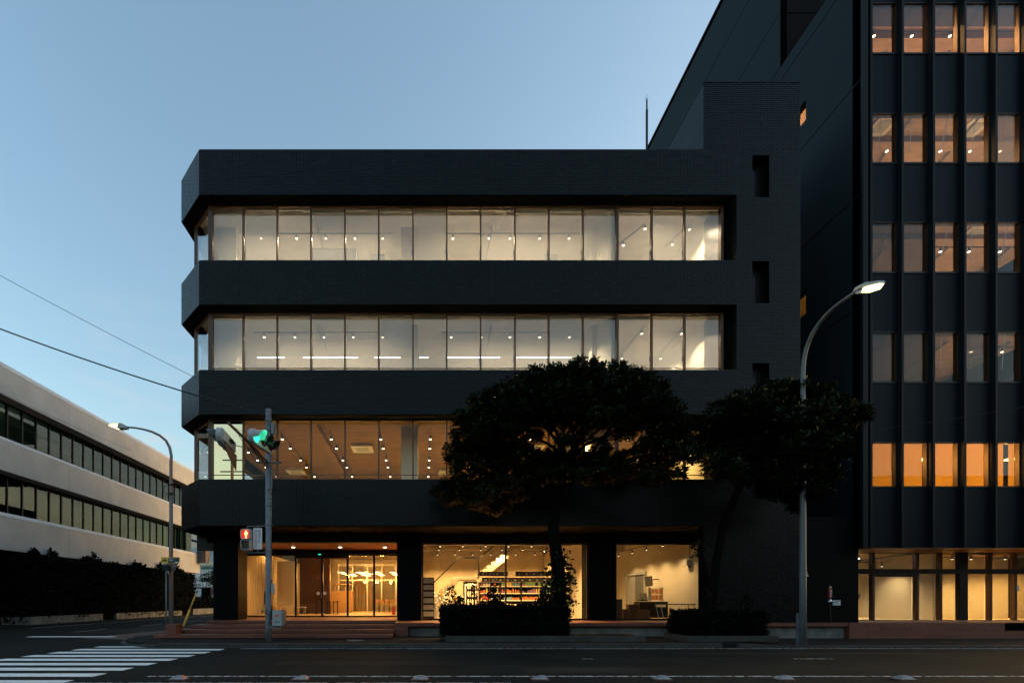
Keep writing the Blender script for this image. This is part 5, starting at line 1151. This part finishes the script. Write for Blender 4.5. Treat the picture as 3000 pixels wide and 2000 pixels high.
# ------------------------------------------------------------------ street lamp on the corner with its signs
lx, ly = X(501,17.0), 17.0
t = thing('street_lamp', (lx,ly,.1), 'rust streaked curved street lamp at the corner by the chamfered building', 'street lamp')
cv = [(lx,ly,.1),(lx,ly,3),(lx,ly,Z(1360,ly))]+[at(a_,b_,ly) for a_,b_ in ((502,1335),(497,1310),(486,1290),(468,1275),(445,1264),(420,1257),(395,1252.5),(372,1251))]
obj('pole', MB().tube(cv,[.085,.07,.055]+[.05,.048,.045,.042,.039,.036,.033,.032],14), 'rustpole', t, smooth=True)
hx0,hz = at(318,1246,ly)[0], at(318,1246,ly)[2]; hx1 = at(374,1250,ly)[0]
obj('lamp_head', MB().add([(hx0,ly-.06,hz+.0),(hx0+.2,ly-.13,hz+.03),(hx1-.22,ly-.15,hz+.04),(hx1,ly-.07,hz-.03),(hx0,ly+.06,hz),(hx0+.2,ly+.13,hz+.03),(hx1-.22,ly+.15,hz+.04),(hx1,ly+.07,hz-.03),(hx0+.2,ly,hz+.07),(hx1-.25,ly,hz+.1),(hx1-.3,ly-.15,hz-.12),(hx1,ly-.07,hz-.12),(hx1-.3,ly+.15,hz-.12),(hx1,ly+.07,hz-.12)],
    [(0,1,8),(1,2,9,8),(2,3,9),(4,8,5),(5,8,9,6),(6,9,7),(0,8,4),(3,7,9),(2,10,11,3),(3,11,13,7),(7,13,12,6),(10,12,13,11)]), 'signalgrey', t)
obj('lens', MB().add([(hx0+.02,ly-.06,hz-.005),(hx1-.31,ly-.13,hz-.10),(hx1-.31,ly+.13,hz-.10),(hx0+.02,ly+.06,hz-.005),(hx0+.25,ly-.1,hz-.08),(hx0+.25,ly+.1,hz-.08),(hx1-.31,ly-.13,hz+.0),(hx1-.31,ly+.13,hz+.0)],[(0,4,5,3),(4,1,2,5),(0,6,1,4),(3,5,2,7),(1,6,7,2),(0,3,7,6)]), 'street', t)
add_spot(t, Vector((hx0+.25-lx,0,hz-.2-.1)), 30, (1,.85,.5), size=2.4)
for zz in (Z(1422,ly),Z(1448,ly)): obj('clamp', MB().lathe([(.075,0),(.08,.01),(.08,.04),(.075,.05)], (lx,ly,zz), 14), 'blackmetal', t)
obj('cable_coil', MB().tube([(lx-.05,ly-.07,Z(1422,ly)),(lx-.18,ly-.08,Z(1427,ly)),(lx-.22,ly-.08,Z(1440,ly)),(lx-.12,ly-.08,Z(1451,ly)),(lx-.05,ly-.08,Z(1440,ly)),(lx+.02,ly-.09,Z(1452,ly)),(lx+.12,ly-.08,Z(1442,ly)),(lx+.15,ly-.05,Z(1438,ly))],.013,6), 'wire', t)
t = thing('camera_notice', (lx,ly-.1,Z(1650,ly-.1)), 'yellow and black security camera notice on the rusty lamp post', 'sign'); yq = ly-.11
ga,gb,gz0,gz1 = X(472,yq),X(526,yq),Z(1649,yq),Z(1631,yq)
obj('plate', MB().box(ga,gb,yq,yq+.012,gz0,gz1), 'yellowsign', t); obj('black_field', MB().box(ga+.25,gb-.015,yq-.004,yq-.001,gz0+.015,gz1-.015), 'ink_black', t)
obj('camera_symbol', MB().box(ga+.05,ga+.2,yq-.004,yq-.001,gz0+.07,gz0+.125).box(ga+.02,ga+.045,yq-.004,yq-.001,gz0+.05,gz0+.11).box(ga+.12,ga+.14,yq-.004,yq-.001,gz0+.126,gz1-.02), 'ink_black', t)
text('lettering', '防犯カメラ', .062, 'ink_white', (ga+.265,yq-.006,gz1-.058), (PI/2,0,0), t, 'LEFT'); text('lettering', '作動中', .062, 'ink_white', (ga+.265,yq-.006,gz0+.092), (PI/2,0,0), t, 'LEFT'); obj('label_patch', MB().box(gb-.17,gb-.03,yq-.006,yq-.0042,gz0+.02,gz0+.055), 'ink_white', t)
t = thing('triangle_sign', (X(496,ly+.12),ly+.12,Z(1690,ly)), 'pale back of an inverted triangle road sign behind the lamp post', 'sign'); yq = ly+.12
tp = [(X(473,yq),Z(1649,yq)),(X(523,yq),Z(1649,yq)),(X(498,yq),Z(1688,yq))]; obj('plate', MB().extrude_y(tp[::-1], yq, yq+.01), 'signwhite', t)
obj('stay', MB().box(X(478,yq),X(518,yq),yq-.02,yq-.001,Z(1654,yq),Z(1651.5,yq)).box(X(488,yq),X(508,yq),yq-.02,yq-.001,Z(1668,yq),Z(1665.5,yq)), 'galv', t)
t = thing('sign_post', (X(487,16.9),16.9,.1), 'thin white sign post beside the rusty lamp post', 'post'); obj('tube', MB().tube([(X(487,16.9),16.9,.1),(X(487,16.9),16.9,Z(1652,16.9))],.03,10), 'whitepole', t, smooth=True); obj('cap', MB().lathe([(.033,0),(.033,.02),(.01,.03)], (X(487,16.9),16.9,Z(1652,16.9)), 10), 'whitepole', t)
t = thing('post_box', (X(491,16.8),16.8,Z(1672,16.8)), 'dark box strapped between the thin post and the lamp post', 'box'); obj('case', MB().box(X(480,16.8),X(498,16.8),16.7,16.86,Z(1671,16.8),Z(1655,16.8)), 'darkbronze', t); obj('strap', MB().box(X(497,16.8),X(508,16.8),16.86,16.95,Z(1668,16.8),Z(1658,16.8)), 'galv', t)
# guy wire with yellow guard
t = thing('guy_wire', (X(534,19),19,.1), 'steel guy wire with slanting yellow plastic guard beside the steps', 'guy wire'); g0 = Vector(at(537,1836,19.0)); g1 = Vector(at(575,1735,19.6)); g2 = g0+(g1-g0)*3.0
obj('guard', MB().tube([g0,(g0+g1)/2,(g0+g1)/2+(g1-g0)*.002],[.062,.048,.036],10).tube([(g0+g1)/2+(g1-g0)*.003,g1],[.036,.03],10), 'yellow', t, smooth=True); obj('wire', MB().tube([g1,g2],.007,5), 'wire', t)

# ------------------------------------------------------------------ tall street lamp at the kerb
rx, ry = X(2352,14.15), 14.15
t = thing('street_lamp', (rx,ry,.05), 'tall pale tapered street lamp at the kerb in front of the tower', 'street lamp')
pts = [(rx,ry,.05),(rx,ry,2),(rx,ry,5),(rx,ry,Z(1130,ry))]
for k in range(1, 13):
    px_, py_ = [(2352.5,1085),(2355,1055),(2361,1025),(2370,998),(2383,972),(2400,946),(2420,922),(2443,901),(2466,883),(2488,868),(2503,858),(2515,852)][k-1]
    y = rx*FPX/(px_-VX); y = min(y, ry); pts.append((rx, y, Z(py_, y)))
obj('pole', MB().tube(pts, [.096,.088,.074,.062]+[.058-.002*k for k in range(12)], 16), 'whitepole', t, smooth=True)
e0 = Vector(pts[-1]); yh = rx*FPX/(2583-VX); e1 = Vector((rx, yh, Z(833,yh))); dd = (e1-e0).normalized(); sd6 = Vector((1,0,0)); uu = sd6.cross(dd).normalized()
if uu.z < 0: uu = -uu
def LH(s,a_,b_): return tuple(e0+dd*s+sd6*a_+uu*b_)
Ln = (e1-e0).length
obj('lamp_head', MB().add([LH(-.1,-.06,.0),LH(-.1,.06,.0),LH(.2,.10,.05),LH(Ln,.085,.03),LH(Ln,-.085,.03),LH(.2,-.10,.05),LH(-.1,-.05,.09),LH(-.1,.05,.09),LH(.25,.075,.14),LH(Ln-.05,.08,.09),LH(Ln-.05,-.08,.09),LH(.25,-.075,.14)],[(0,5,4,3,2,1),(6,7,8,9,10,11),(0,1,7,6),(1,2,8,7),(2,3,9,8),(3,4,10,9),(4,5,11,10),(5,0,6,11)]), 'signalgrey', t)
obj('gear_cover', MB().add([LH(-.05,-.05,-.004),LH(-.05,.05,-.004),LH(.22,.085,-.004),LH(.22,-.085,-.004),LH(0,-.05,-.07),LH(0,.05,-.07),LH(.2,.1,-.09),LH(.2,-.1,-.09)],[(0,3,2,1),(4,5,6,7),(0,1,5,4),(1,2,6,5),(2,3,7,6),(3,0,4,7)]), 'signalgrey', t)
obj('lens', MB().add([LH(.23,-.09,.02),LH(.23,.09,.02),LH(Ln-.02,.075,.02),LH(Ln-.02,-.075,.02),LH(.26,-.1,-.09),LH(.26,.1,-.09),LH(Ln-.1,.08,-.08),LH(Ln-.1,-.08,-.08)],[(0,3,2,1),(4,5,6,7),(0,1,5,4),(1,2,6,5),(2,3,7,6),(3,0,4,7)]), 'street', t)
mid = e0+dd*.5-uu*.25; add_spot(t, mid-Vector((rx,ry,.05)), 22, (1,.9,.6), size=2.2)
obj('band', MB().lathe([(.094,0),(.099,.01),(.099,.17),(.094,.18)], (rx,ry,Z(1692,ry)), 16), 'galv', t); obj('tag_plate', MB().box(rx+.03,rx+.08,ry-.103,ry-.098,Z(1687,ry),Z(1683,ry)), 'signwhite', t); obj('cable_guard', MB().box(rx-.14,rx-.085,ry+.02,ry+.08,.05,Z(1795,ry)), 'whitepole', t)

# hydrant inlet and notice on the dark gap wall, roof mast
hxx, hyy = X(2431,16.9), 16.9
t = thing('fire_inlet_post', (hxx,hyy,.6), 'red and chrome fire inlet standpipe against the black wall', 'standpipe')
obj('pipe', MB().tube([(hxx,hyy,.6),(hxx,hyy,Z(1765,hyy))],.035,10), 'blackmetal', t); obj('valve', MB().tube([(hxx-.12,hyy-.05,Z(1761,hyy)),(hxx+.14,hyy-.05,Z(1761,hyy))],.035,10).lathe([(.05,0),(.06,.04),(.04,.09)], (hxx,hyy,Z(1762,hyy)), 12), 'chrome', t)
obj('red_sleeve', MB().lathe([(.045,0),(.045,Z(1722,hyy)-Z(1751,hyy))], (hxx,hyy,Z(1751,hyy)), 12), 'red', t); obj('cap', MB().lathe([(.05,0),(.05,.05),(.02,.08)], (hxx,hyy,Z(1722,hyy)+.002), 12), 'chrome', t)
text('lettering', '送水口', .09, 'ink_white', (hxx,hyy-.048,Z(1737,hyy)), (PI/2,PI/2,0), t)
t = thing('inlet_notice', (X(2452,17.18),17.18,Z(1772,17.18)), 'small white notice plate beside the red standpipe', 'sign'); na,nb_ = X(2440,17.18),X(2462,17.18); obj('plate', MB().box(na,nb_,17.17,17.19,Z(1772,17.18),Z(1757,17.18)), 'signwhite', t); obj('printing', MB().box(na+.03,nb_-.03,17.166,17.169,Z(1760.5,17.18),Z(1759.5,17.18)).box((na+nb_)/2,(na+nb_)/2+.02,17.166,17.169,Z(1769,17.18),Z(1764,17.18)), 'ink_black', t)
mxx = X(1895,20); t = thing('roof_mast', (mxx,20,16.6), 'thin lightning rod mast on the flat roof beside the tower wall', 'mast')
obj('lower_tube', MB().tube([(mxx,20,16.55),(mxx,20,Z(322,20))],.045,10), 'darkbronze', t); obj('upper_tube', MB().tube([(mxx,20,Z(322,20)+.001),(mxx,20,Z(293,20))],.03,10), 'darkbronze', t)
obj('spike', MB().tube([(mxx,20,Z(293,20)),(mxx,20,Z(277,20))],.01,6).tube([(mxx-.07,20,Z(287,20)),(mxx,20,Z(291,20)),(mxx+.07,20,Z(286,20))],.008,5), 'chrome', t)

# ------------------------------------------------------------------ raised road studs
for k, px in enumerate((523, 880, 1231, 1581, 1939, 2296, 2647)):
    x = X(px,8.4); y = 8.4
    t = thing('road_stud', (x,y,0), '%s raised road stud counted from the crosswalk along the lane line' % ORD[k], 'road stud', 'raised studs on the lane line'); sk_ = .10*(1 if k % 2 else .4)
    obj('base', MB().box(x-.15,x+.15,y-.11,y+.11,.001,.014), 'rtile', t)
    b = MB(); bt = [(x-.13,y-.09),(x+.13,y-.09),(x+.13,y+.09),(x-.13,y+.09)]; tp = [(x-.06+sk_*.6,y-.035),(x+.05+sk_*.4,y-.035),(x+.05+sk_*.4,y+.035),(x-.06+sk_*.6,y+.035)]
    b.add([(p[0],p[1],.018) for p in bt]+[(p[0],p[1],.075) for p in tp], [(4,5,6,7),(0,1,5,4),(1,2,6,5),(2,3,7,6),(3,0,4,7)]); obj('body', b, 'studwhite', t)
    obj('reflector', MB().add([(x+.105,y-.045,.045),(x+.105,y+.045,.045),(x+.062+sk_*.4,y+.035,.074),(x+.062+sk_*.4,y-.035,.074)],[(0,1,2,3)]), 'orange', t)

# ------------------------------------------------------------------ overhead wires
def wire(a_, b_, sag, r, label, name='overhead_wire'):
    a_, b_ = Vector(a_), Vector(b_); n = 20; pts = [a_+(b_-a_)*k/n-Vector((0,0,sag*4*(k/n)*(1-k/n))) for k in range(n+1)]
    o = obj(name, MB().tube(pts, r, 6), 'wire'); tag(o, label, 'wire', 'overhead wires')
top = (px0-.08, py0, zt6-.03)
wire(at(-900,580,13.2), (px0-.1,py0-.02,zt6-.12), .42, .020, 'thick black overhead cable sloping down to the top of the signal pole')
wire(at(-900,290,13.2), top, .25, .007, 'thin overhead wire sloping down above the thick cable to the signal pole')
for k, (a_, b_) in enumerate((((0,1135),(420,1330)),((0,1212),(560,1450)),((0,1252),(560,1465)),((0,1262),(560,1470)))):
    p, q = Vector(at(a_[0],a_[1],20.5)), Vector(at(b_[0],b_[1],38)); wire(p-(q-p)*.4, p+(q-p)*1.05, .25, .009, '%s thin service wire from the top strung along the pale building' % ORD[k])
wire(at(2560,1258,15.2), at(3300,1130,13.8), .1, .006, 'thin wire crossing low in front of the tower spandrels')

# ------------------------------------------------------------------ planters, hedges and trees on the pavement
def bed(x0,x1,y0,y1,label):
    t = thing('tree_planter', ((x0+x1)/2,(y0+y1)/2,SW), label, 'planter'); n = round((x1-x0)/.9)
    for k in range(n): obj('edging_stone', MB().box(x0+(x1-x0)*k/n+.004,x0+(x1-x0)*(k+1)/n-.004,y0,y0+.14,SW,SW+.17), 'kerb', t)
    for xx in (x0, x1-.14): obj('edging_stone', MB().box(xx,xx+.14,y0+.145,y1,SW,SW+.17), 'kerb', t)
    obj('soil', MB().box(x0+.145,x1-.145,y0+.145,y1,SW,SW+.12), 'core', t)
bed(.75, 6.9, 14.75, 16.3, 'stone edged tree bed in front of the stocked shop window'); bed(8.2, 11.0, 14.75, 16.2, 'stone edged tree bed in front of the stair block')
hedge('clipped_hedge', .72, 4.55, 14.95, 16.1, SW+.1, 1.13, 1700, 'wide clipped hedge below the stocked shop window', .075, 10)
hedge('clipped_hedge', 8.35, 10.75, 14.95, 16.1, SW+.1, .98, 1100, 'low clipped hedge below the second tree by the lamp post', .075, 2)

def tree(loc, label, trunk, pads, dens, leaf, limbs, extra=()):
    t = thing('broadleaf_tree', loc, label, 'tree', 'street trees')
    b = MB(); b.tube([p for p, r in trunk], [r for p, r in trunk], 12); base = Vector(trunk[-1][0]); fork = [Vector(p) for p, r in trunk]
    b.tube([Vector(trunk[0][0])-Vector((0,0,.02)), Vector(trunk[0][0])+Vector((0,0,.3))],[trunk[0][1]*1.7,trunk[0][1]*.95],12)
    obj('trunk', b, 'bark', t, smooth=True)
    lim = MB(); cl = []
    for i, (px, py, rx_, rz_, y) in enumerate(pads):
        c = Vector(at(px,py,y)); rX = rx_*y/FPX; rZ = rz_*y/FPX; rY = min(rX*.9, .95)
        st = fork[-1] if i % 3 else fork[-2]
        end = c-Vector((0,0,rZ*.3)); m1 = st+(end-st)*.35+Vector((random.uniform(-.2,.2),random.uniform(-.2,.2),.15)); m2 = st+(end-st)*.7+Vector((random.uniform(-.15,.15),random.uniform(-.15,.15),.1))
        if i % limbs == 0: lim.tube([st,m1,m2,end],[.075,.055,.035,.012],7)
        n = int(dens*rX*rZ*(1 if rX < 1.2 else .9))
        for k in range(n):
            while True:
                q = Vector((random.uniform(-1,1),random.uniform(-1,1),random.uniform(-1,1)))
                if q.length <= 1: break
            q = q*(.55+.45*random.random())/max(q.length,.35) if random.random() < .65 else q
            p = c+Vector((q.x*rX,q.y*rY,q.z*rZ)); p.y = min(p.y, YB-.15); cl.append(p)
            if k % 9 == 0: lim.tube([m2 if random.random() < .5 else end, (end+p)/2+Vector((0,0,.06)), p],[.018,.011,.004],4,cap=False)
    obj('limbs', lim, 'bark', t, smooth=True)
    mb = MB()
    for p in cl:                              # rosettes of narrow leaves at the shoot tips
        ax = Vector((random.gauss(0,.45),random.gauss(0,.45),1)).normalized(); u = ax.orthogonal().normalized(); v_ = ax.cross(u); n = random.randint(9,14); a0 = random.random()*6
        for k in range(n):
            a5 = a0+2*PI*k/n*1.6; el = random.uniform(-.15,1.0); d_ = (u*math.cos(a5)+v_*math.sin(a5))*math.cos(el)+ax*math.sin(el); s = leaf*random.uniform(.7,1.25)
            sd5 = ax.cross(d_); sd5 = (sd5.normalized() if sd5.length > .01 else u)*s*.16; c = p+d_*.015; k0 = len(mb.v)
            mb.v += [tuple(c),tuple(c+d_*s*.55+sd5),tuple(c+d_*s-Vector((0,0,s*.12))),tuple(c+d_*s*.55-sd5)]; mb.f.append((k0,k0+1,k0+2,k0+3))
    leaves(mb, extra, leaf*.8, 7, .12)
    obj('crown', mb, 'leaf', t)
    return t
R = random.Random(3)
def dp(a_=13.6, b_=16.0): return R.uniform(a_, b_)
T1 = [(1700,1100,75,40),(1640,1125,90,48),(1560,1130,80,42),(1500,1160,70,42),(1780,1105,70,36),(1845,1125,75,42),(1880,1165,85,48),(1440,1195,80,48),(1540,1190,110,45),(1650,1180,120,45),(1760,1180,110,42),(1930,1210,75,48),(1985,1250,48,40),
 (1390,1240,70,46),(1360,1295,50,45),(1440,1265,80,40),(1335,1335,38,40),(1420,1325,70,42),(1500,1240,70,30),(1590,1235,80,28),(1690,1235,70,30),(1780,1228,80,28),(1860,1235,80,34),(1940,1290,60,40),(1990,1300,36,28),
 (1370,1370,55,36),(1440,1385,55,34),(1490,1345,50,36),(1540,1370,55,34),(1600,1340,45,28),(1600,1395,60,26),(1690,1360,60,40),(1720,1400,60,24),(1760,1320,32,26),(1800,1390,55,28),(1870,1385,55,30),(1930,1350,50,32),(1960,1390,45,24),(1650,1290,26,26),(1880,1310,26,22),(1470,1300,60,34),(1530,1310,36,24),(1560,1400,60,30),(1480,1420,60,26),(1640,1400,60,24),(1830,1350,60,26),(1920,1400,60,26),(1740,1350,40,22),(1700,1290,40,18),(1820,1275,50,16),(1560,1280,30,18),(1300,1440,40,22),(1500,1450,50,24),
 (1340,1420,50,30),(1320,1460,36,26),(1390,1460,60,36),(1450,1480,55,30),(1420,1430,50,28)]
tx0, ty0 = X(1640,15.75), 15.75
tree((tx0,ty0,SW), 'larger dark broadleaf tree with spreading crown before the stocked shop window',
     [((tx0,ty0,SW),.24),((tx0+.02,ty0,1.0),.215),(at(1641,1720,15.7),.20),(at(1632,1640,15.6),.205),(at(1622,1560,15.5),.185),(at(1625,1490,15.4),.17),(at(1645,1420,15.3),.13),(at(1665,1350,15.2),.10)],
     [p+(dp(),) for p in T1], 520, .155, 2, [(tx0+random.gauss(0,.22),ty0-.15+random.gauss(0,.15),random.uniform(.9,3.0)) for _ in range(150)])
T2 = [(2260,1150,62,30),(2330,1145,65,30),(2395,1165,62,34),(2440,1200,60,36),(2500,1210,48,30),(2535,1215,25,24),(2190,1180,60,34),(2130,1205,62,34),(2090,1250,60,38),(2060,1300,55,36),(2030,1335,40,26),(2160,1250,80,44),(2260,1215,85,44),(2350,1230,85,44),(2440,1260,62,40),(2180,1320,80,46),(2280,1300,85,50),(2380,1310,80,46),(2450,1320,50,36),(2120,1370,60,40),(2220,1390,75,40),(2320,1385,80,44),(2410,1385,62,38),(2280,1440,60,32),(2370,1445,60,34),(2330,1480,40,24),(1990,1330,26,20)]
ux0, uy0 = X(2078,15.6), 15.6
tree((ux0,uy0,SW), 'smaller dark broadleaf tree leaning behind the tall lamp post',
     [((ux0,uy0,SW),.17),(at(2092,1740,15.6),.15),(at(2100,1640,15.6),.14),(at(2120,1540,15.5),.13),(at(2150,1460,15.4),.12),(at(2185,1390,15.3),.10),(at(2220,1330,15.2),.08)],
     [p+(dp(13.0,15.6),) for p in T2], 540, .155, 2)
t = thing('dead_stump', (X(2052,15.9),15.9,SW), 'gnarled bare trunk stump beside the white room window', 'stump')
obj('stem', MB().tube([(X(2076,15.9),15.9,SW),at(2072,1700,15.9),at(2060,1650,15.9),at(2052,1625,15.9),at(2054,1600,15.9)],[.13,.12,.11,.09,.04],9), 'bark', t, smooth=True)
mb = MB(); leaves(mb, [tuple(Vector(at(2052,1610,15.85))+Vector((random.gauss(0,.12),random.gauss(0,.1),random.gauss(0,.15)))) for _ in range(26)], .1, 6, .08); obj('sprouts', mb, 'leaf', t)

psig = [o for o in bpy.data.objects if o.get('label','').startswith('pedestrian signal with red')][0]
q = copy_thing(psig, (-9.6, -1.0, 3.0), 'pedestrian signal across the road whose red figure is mirrored in the doors', PI)
t = thing('signal_post', (-9.6,-1.35,.0), 'grey signal post across the road behind the crossing', 'pole'); obj('shaft', MB().tube([(-9.6,-1.35,0),(-9.6,-1.35,4.2)],.09,12), 'galv', t); obj('cap', MB().lathe([(.09,0),(.09,.04),(.04,.06)], (-9.6,-1.35,4.2), 12), 'galv', t)
for (x0,x1,y0,y1,mm) in ((-3.2,1.4,10.2,11.0,'asphalt2'),(6.5,13.5,12.2,12.9,'asphalt2'),(2.0,4.4,9.2,9.9,'asphalt3'),(-14.5,-12.2,20.5,27,'asphalt2'),(12.5,22,9.5,10.3,'asphalt3'),(-5.2,26,13.83,13.98,'gutter')):
    obj('asphalt_patch' if mm != 'gutter' else 'gutter_strip', MB().add([(x0,y0,.003),(x1,y0+.03,.003),(x1-.06,y1,.003),(x0+.05,y1-.02,.003)], [(0,1,2,3)]), mm, road)
# ------------------------------------------------------------------ behind the viewer: the other side of the road, seen only as reflections, save the blocks added against glow
ph = thing('utility_pole', (-16.5,-7,0), 'concrete utility pole with crossarms mirrored in the bright corner pane', 'pole')
obj('shaft', MB().tube([(-16.5,-7,0),(-16.5,-7,14.2)],[.19,.12],12), 'conc', ph)
for zz, hw in ((13.6,.9),(12.6,1.1),(11.4,.8)): obj('crossarm', MB().box(-16.5-hw,-16.5+hw,-7.2,-7.1,zz,zz+.09), 'galv', ph)
obj('transformer', MB().lathe([(.28,0),(.3,.05),(.3,.8),(.2,.88)], (-16.5,-7.5,10.6), 14), 'signalgrey', ph); obj('transformer', MB().lathe([(.28,0),(.3,.05),(.3,.8),(.2,.88)], (-17.1,-7.2,10.6), 14), 'signalgrey', ph)
for k, (x0,x1,y0,y1,h,rf) in enumerate(((-34,-20,-24,-12,8.5,2.0),(-14,-3,-22,-11,7.2,2.4),(-1,9,-24,-12,9.5,1.2),(11,22,-22,-11,7.5,2.6),(24,40,-26,-12,11,1.5),(43,62,-28,-11,13,1.2),(65,88,-28,-11,12,1.5),(91,120,-28,-11,14,1.2),(123,150,-28,-11,13,1.4))):  # last four blocks are added out of view to cut low sky glow
    t = thing('house', ((x0+x1)/2,(y0+y1)/2,0), ['broad grey house at the far end of the opposite side of the road','grey house with low hipped roof opposite the entrance steps','tall grey house opposite the stocked shop','grey house with steep hipped roof opposite the stair block','large grey block opposite the tower','first unseen tall grey block added up the road to stop low glow','second unseen tall grey block added up the road to stop low glow','third unseen tall grey block added up the road to stop low glow','last unseen tall grey block added up the road to stop low glow'][k], 'house', 'houses across the main road')
    obj('wall', MB().box(x0,x1,y0,y1,0,h), 'housewall', t)
    i_ = 2.2; obj('roof', MB().add([(x0-.5,y0-.5,h+.01),(x1+.5,y0-.5,h+.01),(x1+.5,y1+.5,h+.01),(x0-.5,y1+.5,h+.01),(x0+i_+1,(y0+y1)/2,h+rf),(x1-i_-1,(y0+y1)/2,h+rf)],[(0,3,2,1),(0,1,5,4),(1,2,5),(2,3,4,5),(3,0,4)]), 'houseroof', t)
    for a_ in range(3):
        for b_ in range(2):
            xx = x0+1.2+a_*(x1-x0-3)/2.2; f = obj('window', MB().box(xx,xx+1.5,y1+.001,y1+.06,1.2+3*b_,2.6+3*b_), 'signalgrey', t); obj('pane', MB().box(xx+.08,xx+1.42,y1+.061,y1+.07,1.28+3*b_,2.52+3*b_), 'glass_grey', f)
